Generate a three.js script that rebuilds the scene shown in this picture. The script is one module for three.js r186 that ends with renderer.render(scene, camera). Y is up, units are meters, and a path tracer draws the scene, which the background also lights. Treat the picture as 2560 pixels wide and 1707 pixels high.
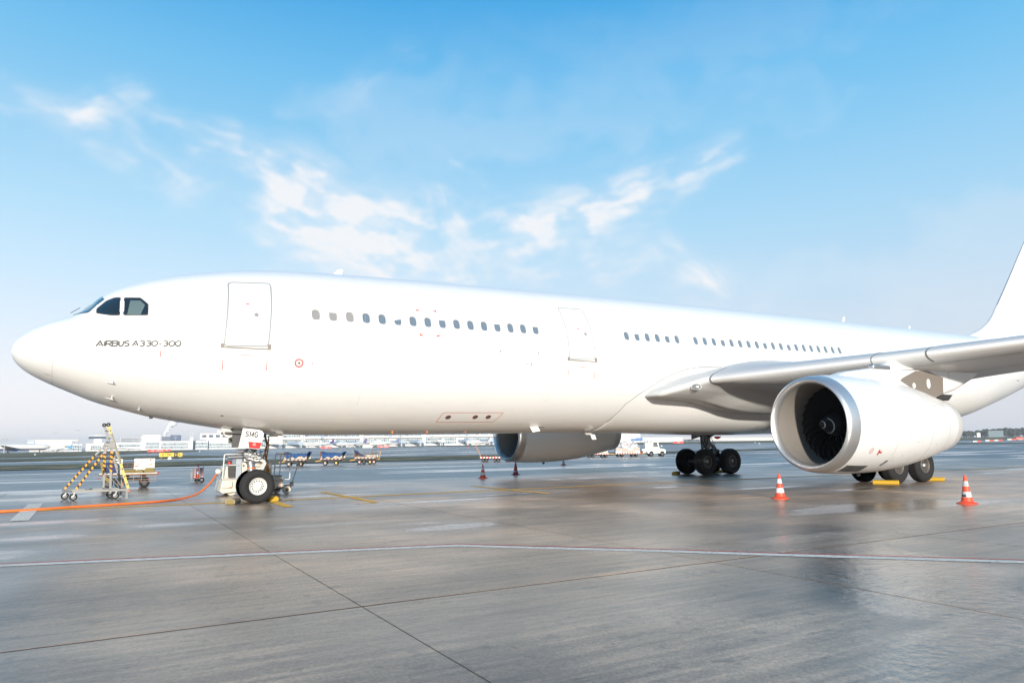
import * as THREE from 'three';
import { mergeGeometries, mergeVertices, toCreasedNormals } from 'three/addons/utils/BufferGeometryUtils.js';
import { RoundedBoxGeometry } from 'three/addons/geometries/RoundedBoxGeometry.js';
import { Brush, Evaluator, SUBTRACTION } from 'three-bvh-csg';

// ---------------------------------------------------------------- camera
const scene = new THREE.Scene();
const CAM = new THREE.Vector3(2.0868, 1.7701, 23.7125);
const YAW = 0.534154, PITCH = 0.143426, ROLL = -0.008008;
const camera = new THREE.PerspectiveCamera(51.6, 1024 / 682, 0.1, 9000);
{
  const d = new THREE.Vector3(Math.sin(YAW) * Math.cos(PITCH), Math.sin(PITCH), -Math.cos(YAW) * Math.cos(PITCH));
  const r = new THREE.Vector3(Math.cos(YAW), 0, Math.sin(YAW));
  const u = new THREE.Vector3().crossVectors(r, d);
  const r2 = r.clone().multiplyScalar(Math.cos(ROLL)).addScaledVector(u, Math.sin(ROLL));
  camera.up.crossVectors(r2, d);
  camera.position.copy(CAM);
  camera.lookAt(CAM.clone().add(d));
}
const renderer = new THREE.WebGLRenderer({ antialias: true });
renderer.setSize(1024, 682);
renderer.toneMapping = THREE.LinearToneMapping;
renderer.toneMappingExposure = 1.35;
renderer.shadowMap.enabled = true;

// ---------------------------------------------------------------- noise
function hash2(i, j, s) {
  let h = (i * 374761393 + j * 668265263 + s * 1274126177) | 0;
  h = Math.imul(h ^ (h >>> 13), 1274126177); h ^= h >>> 16;
  return (h >>> 0) / 4294967296;
}
const sm = t => t * t * (3 - 2 * t);
function vnoise(x, y, s = 0, px = 0, py = 0) {           // value noise, optionally periodic
  let i = Math.floor(x), j = Math.floor(y);
  const fx = sm(x - i), fy = sm(y - j);
  const w = (a, p) => p ? ((a % p) + p) % p : a;
  const i1 = w(i + 1, px), j1 = w(j + 1, py); i = w(i, px); j = w(j, py);
  const a = hash2(i, j, s), b = hash2(i1, j, s), c = hash2(i, j1, s), d = hash2(i1, j1, s);
  return a + (b - a) * fx + (c - a) * fy + (a - b - c + d) * fx * fy;
}
function fbm(x, y, s = 0, oct = 5, px = 0, py = 0) {
  let v = 0, a = .5, t = 0;
  for (let o = 0; o < oct; o++) { v += a * vnoise(x, y, s + o * 17, px, py); t += a; x *= 2; y *= 2; px *= 2; py *= 2; a *= .5; }
  return v / t;
}
const clamp = (v, a = 0, b = 1) => Math.min(b, Math.max(a, v));
const sstep = (a, b, v) => sm(clamp((v - a) / (b - a)));
let seed = 12345;
const rnd = () => (seed = (Math.imul(seed, 1664525) + 1013904223) >>> 0) / 4294967296;
const rr = (a, b) => a + (b - a) * rnd();

// ---------------------------------------------------------------- sky: air and cirrus, computed once
{
  const SW = 2048, SH = 1024, data = new Float32Array(SW * SH * 4);
  const EL = [-90, 0, 4, 8, 12, 17, 24.5, 28, 34, 60, 90];
  const SR = [.80, .80, .79, .655, .53, .40, .225, .16, .066, .022, .013];
  const SG = [.80, .80, .815, .775, .735, .685, .57, .515, .392, .155, .10];
  const SB = [.83, .83, .87, .90, .915, .915, .88, .86, .785, .38, .27];
  const lerpT = (T, e) => { let i = 0; while (i < EL.length - 2 && EL[i + 1] < e) i++; const t = clamp((e - EL[i]) / (EL[i + 1] - EL[i])); return T[i] + (T[i + 1] - T[i]) * t; };
  // cirrus streaks: azimuth and elevation of both ends, half width, density, fibre angle
  const W = [
    [-9, 22.9, -1.5, 22.3, .9, .45], [-3.5, 22.2, 1.0, 24.4, .85, .75], [-1.8, 21.6, .6, 20.9, .8, .35],
    [.8, 21.2, 4.6, 19.2, 1.1, .42], [4.4, 18.6, 7.4, 20.4, .8, .32], [3.0, 23.3, 8.2, 23.1, .55, .5],
    [5.5, 21.5, 8.6, 21.0, .5, .55], [7.0, 22.5, 12.6, 21.5, .75, .55], [9.0, 20.9, 13, 18.8, .8, .5],
    [11.5, 19.6, 22.5, 17.0, 1.7, .95], [13.0, 17.9, 22.0, 15.4, 1.7, .95], [12.5, 16.0, 21.5, 13.6, 1.6, .75], [15.0, 20.2, 20.5, 18.6, 1.2, .7],
    [24.2, 19.9, 25.9, 17.6, .8, .65], [26.0, 21.8, 27.6, 21.0, .7, .4], [24.6, 17.2, 27.5, 13.2, 1.6, .5], [22.5, 13.0, 30.5, 13.6, 1.5, .5],
    [28.6, 16.6, 35.2, 17.9, 1.6, .8], [33.0, 16.8, 41.0, 19.4, 1.6, .85], [38.0, 19.0, 48.8, 21.8, .85, .75], [31.5, 15.4, 37.5, 16.2, 1.2, .5],
    [43.8, 15.0, 46.4, 12.6, .9, .6], [45.0, 12.2, 47.6, 11.2, 1.1, .6], [33.3, 12.6, 41.8, 14.8, 1.1, .5],
    [18.0, 28.6, 22.0, 30.3, .7, .16], [17.5, 27.0, 19.0, 28.8, .8, .18], [13, 24.5, 18, 26, .8, .1], [50, 27, 62, 30, 1.2, .08],
    [-60, 24, -42, 21, 1.6, .6], [-40, 17, -24, 19, 1.8, .6], [-24, 26, -14, 24, 1.2, .5], [75, 18, 95, 21, 1.8, .6], [100, 25, 120, 22, 1.6, .55],
    [130, 17, 150, 20, 2, .6], [160, 26, 185, 23, 1.7, .55], [200, 18, 225, 21, 2, .6], [235, 25, 255, 22, 1.7, .55], [265, 17, 285, 20, 2, .6],
  ];
  for (let j = 0; j < SH; j++) {
    const el = ((j + .5) / SH - .5) * 180, e = Math.max(el, -2);
    for (let i = 0; i < SW; i++) {
      const th = ((i + .5) / SW - .5) * 2 * Math.PI;             // atan2(z, x)
      const az = Math.atan2(Math.cos(th), -Math.sin(th)) * 180 / Math.PI;   // 0 = -z, 90 = +x
      const f = 1 + (1 - sstep(4, 26, e)) * (.15 * Math.cos((az + 40) * Math.PI / 180) - .0);
      const lf = (1 - sstep(10, 40, e)) * .05 * Math.cos((az + 30) * Math.PI / 180);
      let r = lerpT(SR, e) * f + lf, g = lerpT(SG, e) * f + lf * .6, b = lerpT(SB, e) * f;
      if (el > -2 && el < 62) {
        let D = 0;
        const wx = fbm(az * .22, el * .3, 3, 4) - .5, wy = fbm(az * .22 + 40, el * .3, 9, 4) - .5;
        for (const [a0, e0, a1, e1, w, s] of W) {
          if (Math.abs(el - (e0 + e1) / 2) > Math.abs(e1 - e0) / 2 + w * 3.2 + 1) continue;
          const dx = a1 - a0, dy = e1 - e0, L = Math.hypot(dx, dy);
          let q = az - a0; if (q < -180) q += 360; if (q > 180) q -= 360;
          if (q < Math.min(0, dx) - 8 || q > Math.max(0, dx) + 8) continue;
          const px = q + wx * 2.2, py = el - e0 + wy * 1.7;
          const u = (px * dx + py * dy) / L, v = (-px * dy + py * dx) / L;
          const uu = clamp(u, 0, L), ds = Math.hypot(u - uu, v);
          const env = Math.exp(-((ds / (w * 1.35)) ** 2));
          if (env < .02) continue;
          const fib = fbm(u * .3 + v * .35, v * 1.9 + a0, 21, 5), fin = fbm(u * .7 + v * 1.3, v * 5.6 + a0, 33, 5);
          D += s * env * (.10 + sstep(.25, .80, fib) * .62 + .55 * (fin - .42)) * .98;
        }
        const bg = sstep(.5, .85, fbm(az * .06 + wx, el * .16 + wy, 55, 5)) * .16 * (1 - sstep(22, 40, el));
        const veil = sstep(.40, .75, fbm(az * .05, el * .22, 71, 5)) * .16 * (1 - sstep(6, 14, el));
        D *= .35 + .85 * sstep(.36, .62, fbm(az * .42 + 11, el * .75, 91, 4));
        D = clamp(Math.max(D, 0) + bg, 0, .9);
        r += (.93 - r) * D; g += (.93 - g) * D; b += (.95 - b) * D;
        r += (.62 - r) * veil; g += (.62 - g) * veil; b += (.70 - b) * veil;
      }
      const k = (j * SW + i) * 4; data[k] = r * .76; data[k + 1] = g * .76; data[k + 2] = b * .76; data[k + 3] = 1;
    }
  }
  const sky = new THREE.DataTexture(data, SW, SH, THREE.RGBAFormat, THREE.FloatType);
  sky.mapping = THREE.EquirectangularReflectionMapping; sky.magFilter = THREE.LinearFilter; sky.minFilter = THREE.LinearFilter;
  sky.wrapS = THREE.RepeatWrapping; sky.colorSpace = THREE.LinearSRGBColorSpace; sky.needsUpdate = true;
  scene.background = sky; scene.environment = sky;
}
// ---------------------------------------------------------------- sun: low winter sun abeam of the port side
const sun = new THREE.DirectionalLight(new THREE.Color().setRGB(1, .92, .80), 5.0);
{
  const e = 12.5 * Math.PI / 180, a = -24 * Math.PI / 180;
  sun.position.set(25 + 200 * Math.cos(e) * Math.sin(a), 200 * Math.sin(e), 200 * Math.cos(e) * Math.cos(a));
  sun.target.position.set(25, 0, 0); scene.add(sun.target);
  sun.castShadow = true; sun.shadow.radius = 3; sun.shadow.mapSize.set(4096, 4096);
  const s = sun.shadow.camera; s.left = -70; s.right = 70; s.top = 60; s.bottom = -60; s.near = 1; s.far = 500;
  scene.add(sun);
}
// ---------------------------------------------------------------- helpers
const V = (x, y, z) => new THREE.Vector3(x, y, z);
const C = (r, g, b) => new THREE.Color().setRGB(r, g, b);
function mat(r, g, b, rough = .6, metal = 0, extra = {}) {
  const P = extra.clearcoat || extra.transmission ? THREE.MeshPhysicalMaterial : THREE.MeshStandardMaterial;
  return new P({ color: C(r, g, b), roughness: rough, metalness: metal, side: THREE.DoubleSide, ...extra });
}
function prep(g) {
  g = g.index ? g.toNonIndexed() : g;
  for (const k of Object.keys(g.attributes)) if (!['position', 'normal', 'uv'].includes(k)) g.deleteAttribute(k);
  if (!g.attributes.normal) g.computeVertexNormals();
  if (!g.attributes.uv) g.setAttribute('uv', new THREE.BufferAttribute(new Float32Array(g.attributes.position.count * 2), 2));
  g.clearGroups();
  return g;
}
function merge(list) { list = list.flat(9).map(prep); return list.length === 1 ? list[0] : mergeGeometries(list); }
const taken = {};
function numbered(n) { const k = taken[n] = (taken[n] ?? -1) + 1; return k ? `${n}_${String(k).padStart(3, '0')}` : n; }
function part(name, geos, m, parent, label) {
  const o = new THREE.Mesh(merge([geos]), m); o.name = name; o.castShadow = o.receiveShadow = true;
  if (label) o.userData.label = label;
  parent.add(o); return o;
}
function each(name, geos, m, parent) { return geos.flat(9).map(g => part(name, g, m, parent)); }
function thing(name, label, category, group, x = 0, y = 0, z = 0, turn = 0) {
  const o = new THREE.Group(); o.name = numbered(name); o.position.set(x, y, z); o.rotation.y = turn;
  o.userData = { label, category }; if (group) o.userData.group = group; scene.add(o); return o;
}
function solo(name, geos, m, label, category, group) {
  const o = part(numbered(name), geos, m, scene); o.userData = { label, category }; if (group) o.userData.group = group; return o;
}
function struct(name, geos, m, kind = 'structure') { const o = part(name, geos, m, scene); o.userData.kind = kind; return o; }
function box(w, h, d, x = 0, y = 0, z = 0, rx = 0, ry = 0, rz = 0) {
  const g = new THREE.BoxGeometry(w, h, d); if (rx) g.rotateX(rx); if (ry) g.rotateY(ry); if (rz) g.rotateZ(rz); g.translate(x, y, z); return g;
}
function rbox(w, h, d, x = 0, y = 0, z = 0, r = .02, seg = 2) { const g = new RoundedBoxGeometry(w, h, d, seg, Math.min(r, w / 2.01, h / 2.01, d / 2.01)); g.translate(x, y, z); return g; }
const b3 = (x0, x1, y0, y1, z0, z1, r = .015) => rbox(Math.abs(x1 - x0), Math.abs(y1 - y0), Math.abs(z1 - z0), (x0 + x1) / 2, (y0 + y1) / 2, (z0 + z1) / 2, r);
function rod(a, b, r, r2 = r, seg = 10) {
  const A = V(...a), B = V(...b), d = B.clone().sub(A), L = d.length();
  const g = new THREE.CylinderGeometry(r2, r, L, seg, 1); g.translate(0, L / 2, 0);
  g.applyQuaternion(new THREE.Quaternion().setFromUnitVectors(V(0, 1, 0), d.normalize())); g.translate(A.x, A.y, A.z); return g;
}
function bar(a, b, w, h) {          // rectangular bar from a to b, h measured nearest to up
  const A = V(...a), B = V(...b), d = B.clone().sub(A), L = d.length(); d.normalize();
  const up = Math.abs(d.y) > .98 ? V(1, 0, 0) : V(0, 1, 0), s = V().crossVectors(d, up).normalize(), u = V().crossVectors(s, d);
  const g = new THREE.BoxGeometry(w, h, L); g.applyMatrix4(new THREE.Matrix4().makeBasis(s, u, d.clone().negate()));
  g.translate((A.x + B.x) / 2, (A.y + B.y) / 2, (A.z + B.z) / 2); return g;
}
function pipe(pts, r, seg = 8, n = 0, closed = false) {
  const c = new THREE.CatmullRomCurve3(pts.map(p => V(...p)), closed, 'catmullrom', .5);
  return new THREE.TubeGeometry(c, n || pts.length * 6, r, seg, closed);
}
function railPipe(pts, r, bend = .06) {   // straight runs with rounded corners
  const path = new THREE.CurvePath(), P = pts.map(p => V(...p)); let last = P[0];
  for (let i = 1; i < P.length; i++) {
    if (i < P.length - 1) {
      const a = P[i].clone().add(P[i - 1].clone().sub(P[i]).setLength(bend)), b = P[i].clone().add(P[i + 1].clone().sub(P[i]).setLength(bend));
      path.add(new THREE.LineCurve3(last, a)); path.add(new THREE.QuadraticBezierCurve3(a, P[i], b)); last = b;
    } else path.add(new THREE.LineCurve3(last, P[i]));
  }
  return new THREE.TubeGeometry(path, pts.length * 14, r, 8, false);
}
function lathe(prof, seg = 40, axis = 'y', ph0 = 0, ph = Math.PI * 2) {   // prof: [radius, along]
  const g = new THREE.LatheGeometry(prof.map(([r, a]) => new THREE.Vector2(Math.max(r, 1e-4), a)), seg, ph0, ph);
  if (axis === 'x') g.rotateZ(-Math.PI / 2); if (axis === 'z') g.rotateX(Math.PI / 2); return g;
}
function extr(pts, depth, bevel = 0, holes = []) {   // polygon in xy, centred on z
  const s = new THREE.Shape(pts.map(p => new THREE.Vector2(...p)));
  for (const h of holes) s.holes.push(new THREE.Path(h.map(p => new THREE.Vector2(...p))));
  const g = new THREE.ExtrudeGeometry(s, { depth: depth - 2 * bevel, bevelEnabled: bevel > 0, bevelThickness: bevel, bevelSize: bevel, bevelOffset: -bevel, bevelSegments: 2, curveSegments: 6 });
  g.translate(0, 0, -depth / 2 + bevel); return g;
}
const T = (g, x = 0, y = 0, z = 0) => { g.translate(x, y, z); return g; };
const ell = (cx, cy, rx, ry, n = 24) => Array.from({ length: n }, (_, i) => [cx + rx * Math.cos(i / n * 2 * Math.PI), cy + ry * Math.sin(i / n * 2 * Math.PI)]);
function grid(nu, nv, f, uvf) {     // surface f(u,v) -> Vector3
  const pos = [], uv = [], idx = [];
  for (let i = 0; i <= nu; i++) for (let j = 0; j <= nv; j++) {
    const p = f(i / nu, j / nv); pos.push(p.x, p.y, p.z);
    const t = uvf ? uvf(i / nu, j / nv, p) : [i / nu, j / nv]; uv.push(t[0], t[1]);
  }
  for (let i = 0; i < nu; i++) for (let j = 0; j < nv; j++) {
    const a = i * (nv + 1) + j, b = a + nv + 1; idx.push(a, b, a + 1, b, b + 1, a + 1);
  }
  const g = new THREE.BufferGeometry();
  g.setAttribute('position', new THREE.Float32BufferAttribute(pos, 3)); g.setAttribute('uv', new THREE.Float32BufferAttribute(uv, 2));
  g.setIndex(idx); g.computeVertexNormals(); return g;
}
function poly3(pts, y = null) {     // flat polygon from 3D points (fan)
  const pos = [], uv = []; const push = p => { pos.push(...p); uv.push(p[0], p[2]); };
  for (let i = 1; i < pts.length - 1; i++) { push(pts[0]); push(pts[i]); push(pts[i + 1]); }
  const g = new THREE.BufferGeometry(); g.setAttribute('position', new THREE.Float32BufferAttribute(pos, 3)); g.setAttribute('uv', new THREE.Float32BufferAttribute(uv, 2)); g.computeVertexNormals(); return g;
}
function pchip(X, Y) {
  const n = X.length, h = [], d = [], m = new Array(n).fill(0);
  for (let i = 0; i < n - 1; i++) { h[i] = X[i + 1] - X[i]; d[i] = (Y[i + 1] - Y[i]) / h[i]; }
  for (let i = 1; i < n - 1; i++) if (d[i - 1] * d[i] > 0) { const w1 = 2 * h[i] + h[i - 1], w2 = h[i] + 2 * h[i - 1]; m[i] = (w1 + w2) / (w1 / d[i - 1] + w2 / d[i]); }
  m[0] = d[0]; m[n - 1] = d[n - 2];
  return x => {
    if (x <= X[0]) return Y[0]; if (x >= X[n - 1]) return Y[n - 1];
    let i = 0; while (X[i + 1] < x) i++;
    const t = (x - X[i]) / h[i], t2 = t * t, t3 = t2 * t;
    return (2 * t3 - 3 * t2 + 1) * Y[i] + (t3 - 2 * t2 + t) * h[i] * m[i] + (-2 * t3 + 3 * t2) * Y[i + 1] + (t3 - t2) * h[i] * m[i + 1];
  };
}
function tex(n, m, f, srgb = false) {    // f(u, v) -> [r, g, b] 0..1
  const d = new Uint8Array(n * m * 4);
  for (let j = 0; j < m; j++) for (let i = 0; i < n; i++) { const c = f((i + .5) / n, (j + .5) / m), k = (j * n + i) * 4; d[k] = clamp(c[0]) * 255; d[k + 1] = clamp(c[1]) * 255; d[k + 2] = clamp(c[2]) * 255; d[k + 3] = 255; }
  const t = new THREE.DataTexture(d, n, m); t.wrapS = t.wrapT = THREE.RepeatWrapping; t.magFilter = THREE.LinearFilter; t.minFilter = THREE.LinearMipmapLinearFilter; t.generateMipmaps = true; t.anisotropy = 8;
  if (srgb) t.colorSpace = THREE.SRGBColorSpace; t.needsUpdate = true; return t;
}
// stroke lettering: polylines in a unit box
const arc = (cx, cy, rx, ry, a0, a1, n = 10) => Array.from({ length: n + 1 }, (_, i) => { const a = (a0 + (a1 - a0) * i / n) * Math.PI / 180; return [cx + rx * Math.cos(a), cy + ry * Math.sin(a)]; });
const GLYPH = {
  A: [[[0, 0], [.5, 1], [1, 0]], [[.36, .27], [.66, .27]]], I: [[[.5, 0], [.5, 1]]],
  R: [[[0, 0], [0, 1], [.62, 1], ...arc(.68, .73, .3, .27, 80, -90), [.12, .46]], [[.55, .46], [1, 0]]],
  B: [[[.08, .52], [.62, .52], ...arc(.66, .76, .26, .24, -80, 90), [0, 1], [0, 0], [.66, 0], ...arc(.68, .26, .3, .26, -90, 85)]],
  U: [[[0, 1], [0, .42], ...arc(.5, .42, .5, .42, 180, 360), [1, 1]]],
  S: [[...arc(.5, .74, .44, .26, 25, 180, 8), ...arc(.5, .74, .44, .24, 190, 265, 6), ...arc(.5, .26, .47, .25, 85, -10, 8), ...arc(.5, .26, .47, .26, -20, -155, 8)]],
  '3': [[[0, .9], ...arc(.5, .76, .42, .24, 130, -80, 12), [.35, .52]], [[.45, .52], ...arc(.5, .26, .48, .26, 80, -145, 12)]],
  '0': [arc(.5, .5, .5, .5, 90, 450, 24)], '-': [[[0, .45], [1, .45]]],
  M: [[[0, 0], [0, 1], [.5, .25], [1, 1], [1, 0]]],
  G: [[...arc(.5, .68, .48, .32, 25, 180, 10), ...arc(.5, .32, .48, .32, 180, 345, 10), [.98, .47], [.6, .47]]],
  T: [[[0, 1], [1, 1]], [[.5, 1], [.5, 0]]], O: [arc(.5, .5, .5, .5, 90, 450, 20)], W: [[[0, 1], [.25, 0], [.5, .8], [.75, 0], [1, 1]]], X: [[[0, 0], [1, 1]], [[0, 1], [1, 0]]],
  E: [[[1, 1], [0, 1], [0, 0], [1, 0]], [[0, .5], [.8, .5]]], '1': [[[.2, .8], [.5, 1], [.5, 0]]], '5': [[[.95, 1], [.15, 1], [.1, .55], ...arc(.45, .32, .5, .32, 110, -140, 12)]], '7': [[[0, 1], [1, 1], [.4, 0]]], '8': [arc(.5, .75, .4, .25, 90, 450, 16), arc(.5, .26, .5, .26, 90, 450, 16)], '4': [[[.75, 0], [.75, 1], [0, .3], [1, .3]]], '2': [[...arc(.5, .7, .48, .3, 160, -35, 10), [0, 0], [1, 0]]],
};
function strip(P, N, w, closed = false) {     // ribbon along 3D points with normals
  const n = P.length, pos = [], idx = [], nor = [];
  for (let i = 0; i < n; i++) {
    const a = P[closed ? (i - 1 + n) % n : Math.max(i - 1, 0)], b = P[closed ? (i + 1) % n : Math.min(i + 1, n - 1)];
    const t = b.clone().sub(a).normalize(), s = V().crossVectors(N[i], t).normalize();
    // mitre
    let k = 1; if (i > 0 && i < n - 1 || closed) { const d0 = P[i].clone().sub(P[(i - 1 + n) % n]).normalize(), s0 = V().crossVectors(N[i], d0).normalize(); k = 1 / Math.max(.45, Math.abs(s0.dot(s))); }
    const l = P[i].clone().addScaledVector(s, w / 2 * k), r = P[i].clone().addScaledVector(s, -w / 2 * k);
    pos.push(l.x, l.y, l.z, r.x, r.y, r.z); nor.push(N[i].x, N[i].y, N[i].z, N[i].x, N[i].y, N[i].z);
  }
  const m = closed ? n : n - 1;
  for (let i = 0; i < m; i++) { const a = 2 * i, b = 2 * ((i + 1) % n); idx.push(a, a + 1, b, a + 1, b + 1, b); }
  const g = new THREE.BufferGeometry(); g.setAttribute('position', new THREE.Float32BufferAttribute(pos, 3)); g.setAttribute('normal', new THREE.Float32BufferAttribute(nor, 3)); g.setIndex(idx); return g;
}
// lettering on a plane: origin, right and up vectors, height, stroke, [char, x0, x1] in units of height
function planeText(chars, O, R, U, h, stroke, slant = 0) {
  const N = V().crossVectors(R, U).normalize(), out = [];
  for (const [ch, x0, x1] of chars) for (const line of GLYPH[ch]) {
    const P = line.map(([a, b]) => O.clone().addScaledVector(R, (x0 + (x1 - x0) * a + slant * b) * h).addScaledVector(U, b * h));
    out.push(strip(P, P.map(() => N), stroke));
  }
  return out;
}
// survey position: bearing in degrees and distance from the survey point by the apron edge
const SURV = [2.09, 23.71];
function groundY(x, z) {            // the airfield falls gently to one side beyond the stand
  const dx = x - SURV[0], dz = SURV[1] - z, d = Math.hypot(dx, dz), a = Math.atan2(dx, dz) * 180 / Math.PI;
  return -.0045 * clamp((26.5 - a) / 32, -1, 1) * (Math.min(d, 1500) - 75) * (d > 75 ? 1 : 0);
}
function far(az, d) { const a = az * Math.PI / 180, x = SURV[0] + Math.sin(a) * d, z = SURV[1] - Math.cos(a) * d; return [x, groundY(x, z), z]; }
// ---------------------------------------------------------------- materials
const M = {
  white: mat(.69, .69, .687, .32, 0, { clearcoat: .4, clearcoatRoughness: .1 }),
  whiteFlat: mat(.60, .60, .59, .5),
  seam: mat(.33, .33, .325, .6), seamDark: mat(.10, .10, .10, .7), doorband: mat(.27, .285, .29, .5), sill: mat(.21, .185, .165, .6),
  red: mat(.46, .022, .016, .5), redSoft: mat(.48, .08, .07, .5), black: mat(.018, .018, .02, .5), ink: mat(.022, .023, .026, .5),
  wing: mat(.48, .485, .485, .45, 0, { clearcoat: .3, clearcoatRoughness: .2 }), alu: mat(.48, .48, .49, .36, .9), aluRough: mat(.62, .615, .61, .5, .4), lip: mat(.66, .655, .65, .38, .85),
  rubber: mat(.012, .012, .013, .85), tyreSide: mat(.03, .03, .032, .65), steel: mat(.42, .42, .42, .35, .85), chrome: mat(.8, .8, .8, .1, 1), rimWhite: mat(.55, .55, .52, .45), rimGrey: mat(.15, .135, .12, .5, .4),
  dark: mat(.03, .03, .032, .6), darkGrey: mat(.075, .075, .078, .6), grey: mat(.28, .285, .29, .5), lightGrey: mat(.52, .52, .5, .5),
  glass: mat(.012, .02, .025, .05, 0, { clearcoat: 1, clearcoatRoughness: .02 }), pane: mat(.13, .165, .205, .12, 0, { clearcoat: 1, clearcoatRoughness: .03 }), paneShut: mat(.25, .24, .235, .3, 0, { clearcoat: .8, clearcoatRoughness: .05 }),
  fan: mat(.018, .018, .02, .4, .5), inlet: mat(.17, .155, .14, .55), heat: mat(.25, .22, .195, .5, .4),
  yellow: mat(.52, .31, .02, .55), yellowDirty: mat(.22, .165, .05, .75), orange: mat(.80, .17, .03, .5), orangeCable: mat(.58, .26, .02, .5), cream: mat(.56, .54, .47, .55), beige: mat(.52, .48, .41, .7),
  blue: mat(.004, .05, .17, .7), blueDark: mat(.006, .02, .10, .6), coneRed: mat(.72, .075, .03, .55), coneWhite: mat(.62, .63, .63, .5), coneShaded: mat(.42, .03, .025, .65),  // the last cone red is the first one darkened for shade
  paintYellow: mat(.88, .50, .05, .45), paintWhite: mat(.92, .83, .72, .42), paintRed: mat(.66, .12, .10, .5), rust: mat(.2, .09, .045, .8), galv: mat(.25, .25, .245, .5, .4), wood: mat(.24, .19, .13, .8),
};
// ---------------------------------------------------------------- ground
const rep = (t, s) => { t.repeat.set(1 / s, 1 / s); return t; };
// standing water and damp, surveyed in metres (64 m square, repeats beyond)
const POOLS = [[9.2, 9.5, 1.5, .55, .9], [8.7, 8.6, 1.0, .4, .6], [6.5, 7.6, 2.4, .35, .5], [9.8, 18.9, .55, .5, .8], [9.2, 20.2, 1.5, .5, .8], [10.6, 18.8, .9, .9, .8], [12.4, 17.4, 1.3, .8, .6], [11.6, 14.6, 1.6, 1.0, .45], [14, 15.5, 2, 1.2, .55], [22.6, 2.1, 1.4, .22, 1], [25, 4.8, 1.8, .25, 1], [27, 7.4, 2, .3, .9], [19, 11.5, 3.2, 1.2, .55], [23, 12.4, 3.5, .9, .75], [1.6, 6.5, 1.2, .7, .55], [.5, 8.6, 1.1, .9, .5], [3.4, 5.5, 1.5, .5, .6], [1.2, 3.2, 2.0, .5, .6], [.8, 12.4, .9, 1.6, .4], [12, 3.0, 3, .3, .7], [16, 1.8, 3, .25, .7], [8.4, -1.6, 2.2, .3, .8], [7.4, 20.5, 1.1, .5, .35]];
function wetness(x, z) {
  const u = (x + 16) / 64, v = (z + 38) / 64;
  const a = fbm(u * 10, v * 26, 101, 5, 10, 26), b = fbm(u * 34, v * 60, 131, 4, 34, 60);
  let w = .34 + .95 * (a - .5) + .45 * (b - .5);
  if (z < 4) w += .34 * sstep(4, -10, z);                     // out on the stand the film of water is closed
  w += .22 * sstep(8.8, 11, x) * sstep(14, 17.5, z);
  for (const [px, pz, rx, rz, s] of POOLS) { const q = ((x - px) / rx) ** 2 + ((z - pz) / rz) ** 2; if (q < 4) w += 1.25 * s * Math.exp(-q * 1.2) * (.5 + 1.1 * b); }
  return clamp(w);
}
const roughTex = rep(tex(1536, 1536, (u, v) => { const w = wetness(u * 64 - 16, v * 64 - 38); const r = .46 - .17 * sstep(.08, .7, w) - .21 * sstep(.72, .98, w); return [r, r, r]; }), 64);
roughTex.offset.set(16 / 64, 38 / 64);
// further out: damp rough concrete with long shallow sheets of standing water
const farRough = rep(tex(1024, 1024, (u, v) => { const s = sstep(.60, .70, fbm(u * 5, v * 34, 151, 5, 5, 34)), t = fbm(u * 12, v * 70, 157, 4, 12, 70); const r = .50 - .34 * s + .12 * (t - .5); return [r, r, r]; }), 64);
// concrete: brushed finish, speckle, dark tyre and oil stains, kept as colour
const broom = (u, v) => fbm(u * 9 + 2.2 * Math.sin(v * 6.283), v * 190, 7, 4, 9, 190);
const concTex = rep(tex(1536, 1536, (u, v) => {
  const a = fbm(u * 5, v * 6, 1, 6, 5, 6), st = fbm(u * 10, v * 150, 7, 4, 10, 150), sp = vnoise(u * 700, v * 700, 3, 700, 700), bl = sstep(.60, .74, fbm(u * 22, v * 40, 77, 4, 22, 40));
  const k = .80 + .95 * (a - .5) + .50 * (st - .5) + .30 * (sp - .5) - .08 * bl - .20 * sstep(.68, .78, fbm(u * 60, v * 90, 83, 4, 60, 90));
  return [.78 * k, .655 * k, .54 * k];
}, true), 12);
const bumpTex = rep(tex(1024, 1024, (u, v) => { const s = fbm(u * 14 + .6 * Math.sin(v * 12.566), v * 230, 5, 4, 14, 230), p = vnoise(u * 420, v * 420, 8, 420, 420); const k = .62 * s + .38 * p; return [k, k, k]; }), 3.1);
// ripple of the wet surface, slopes of a few degrees
function rippleTex(n, amp, fx, fy, sd) {
  const H = new Float32Array(n * n); for (let j = 0; j < n; j++) for (let i = 0; i < n; i++) H[j * n + i] = fbm(i / n * fx, j / n * fy, sd, 4, fx, fy);
  return tex(n, n, (u, v) => { const i = Math.floor(u * n), j = Math.floor(v * n), a = H[j * n + (i + 1) % n] - H[j * n + (i + n - 1) % n], b = H[((j + 1) % n) * n + i] - H[((j + n - 1) % n) * n + i]; const N = V(-a * amp, -b * amp, 1).normalize(); return [N.x * .5 + .5, N.y * .5 + .5, N.z * .5 + .5]; });
}
const rippleFine = rep(rippleTex(512, 1.2, 60, 60, 1301), 5);
const concMat = ['#ffffff', '#f1ece6', '#e9ebee', '#f8f2ea'].map(c => new THREE.MeshPhysicalMaterial({ map: concTex, roughnessMap: roughTex, clearcoat: .5, clearcoatRoughness: .34, roughness: 1, bumpMap: bumpTex, bumpScale: .0024, normalMap: rippleFine, normalScale: new THREE.Vector2(.35, .35), color: new THREE.Color(c), vertexColors: true, side: THREE.DoubleSide }));
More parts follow.
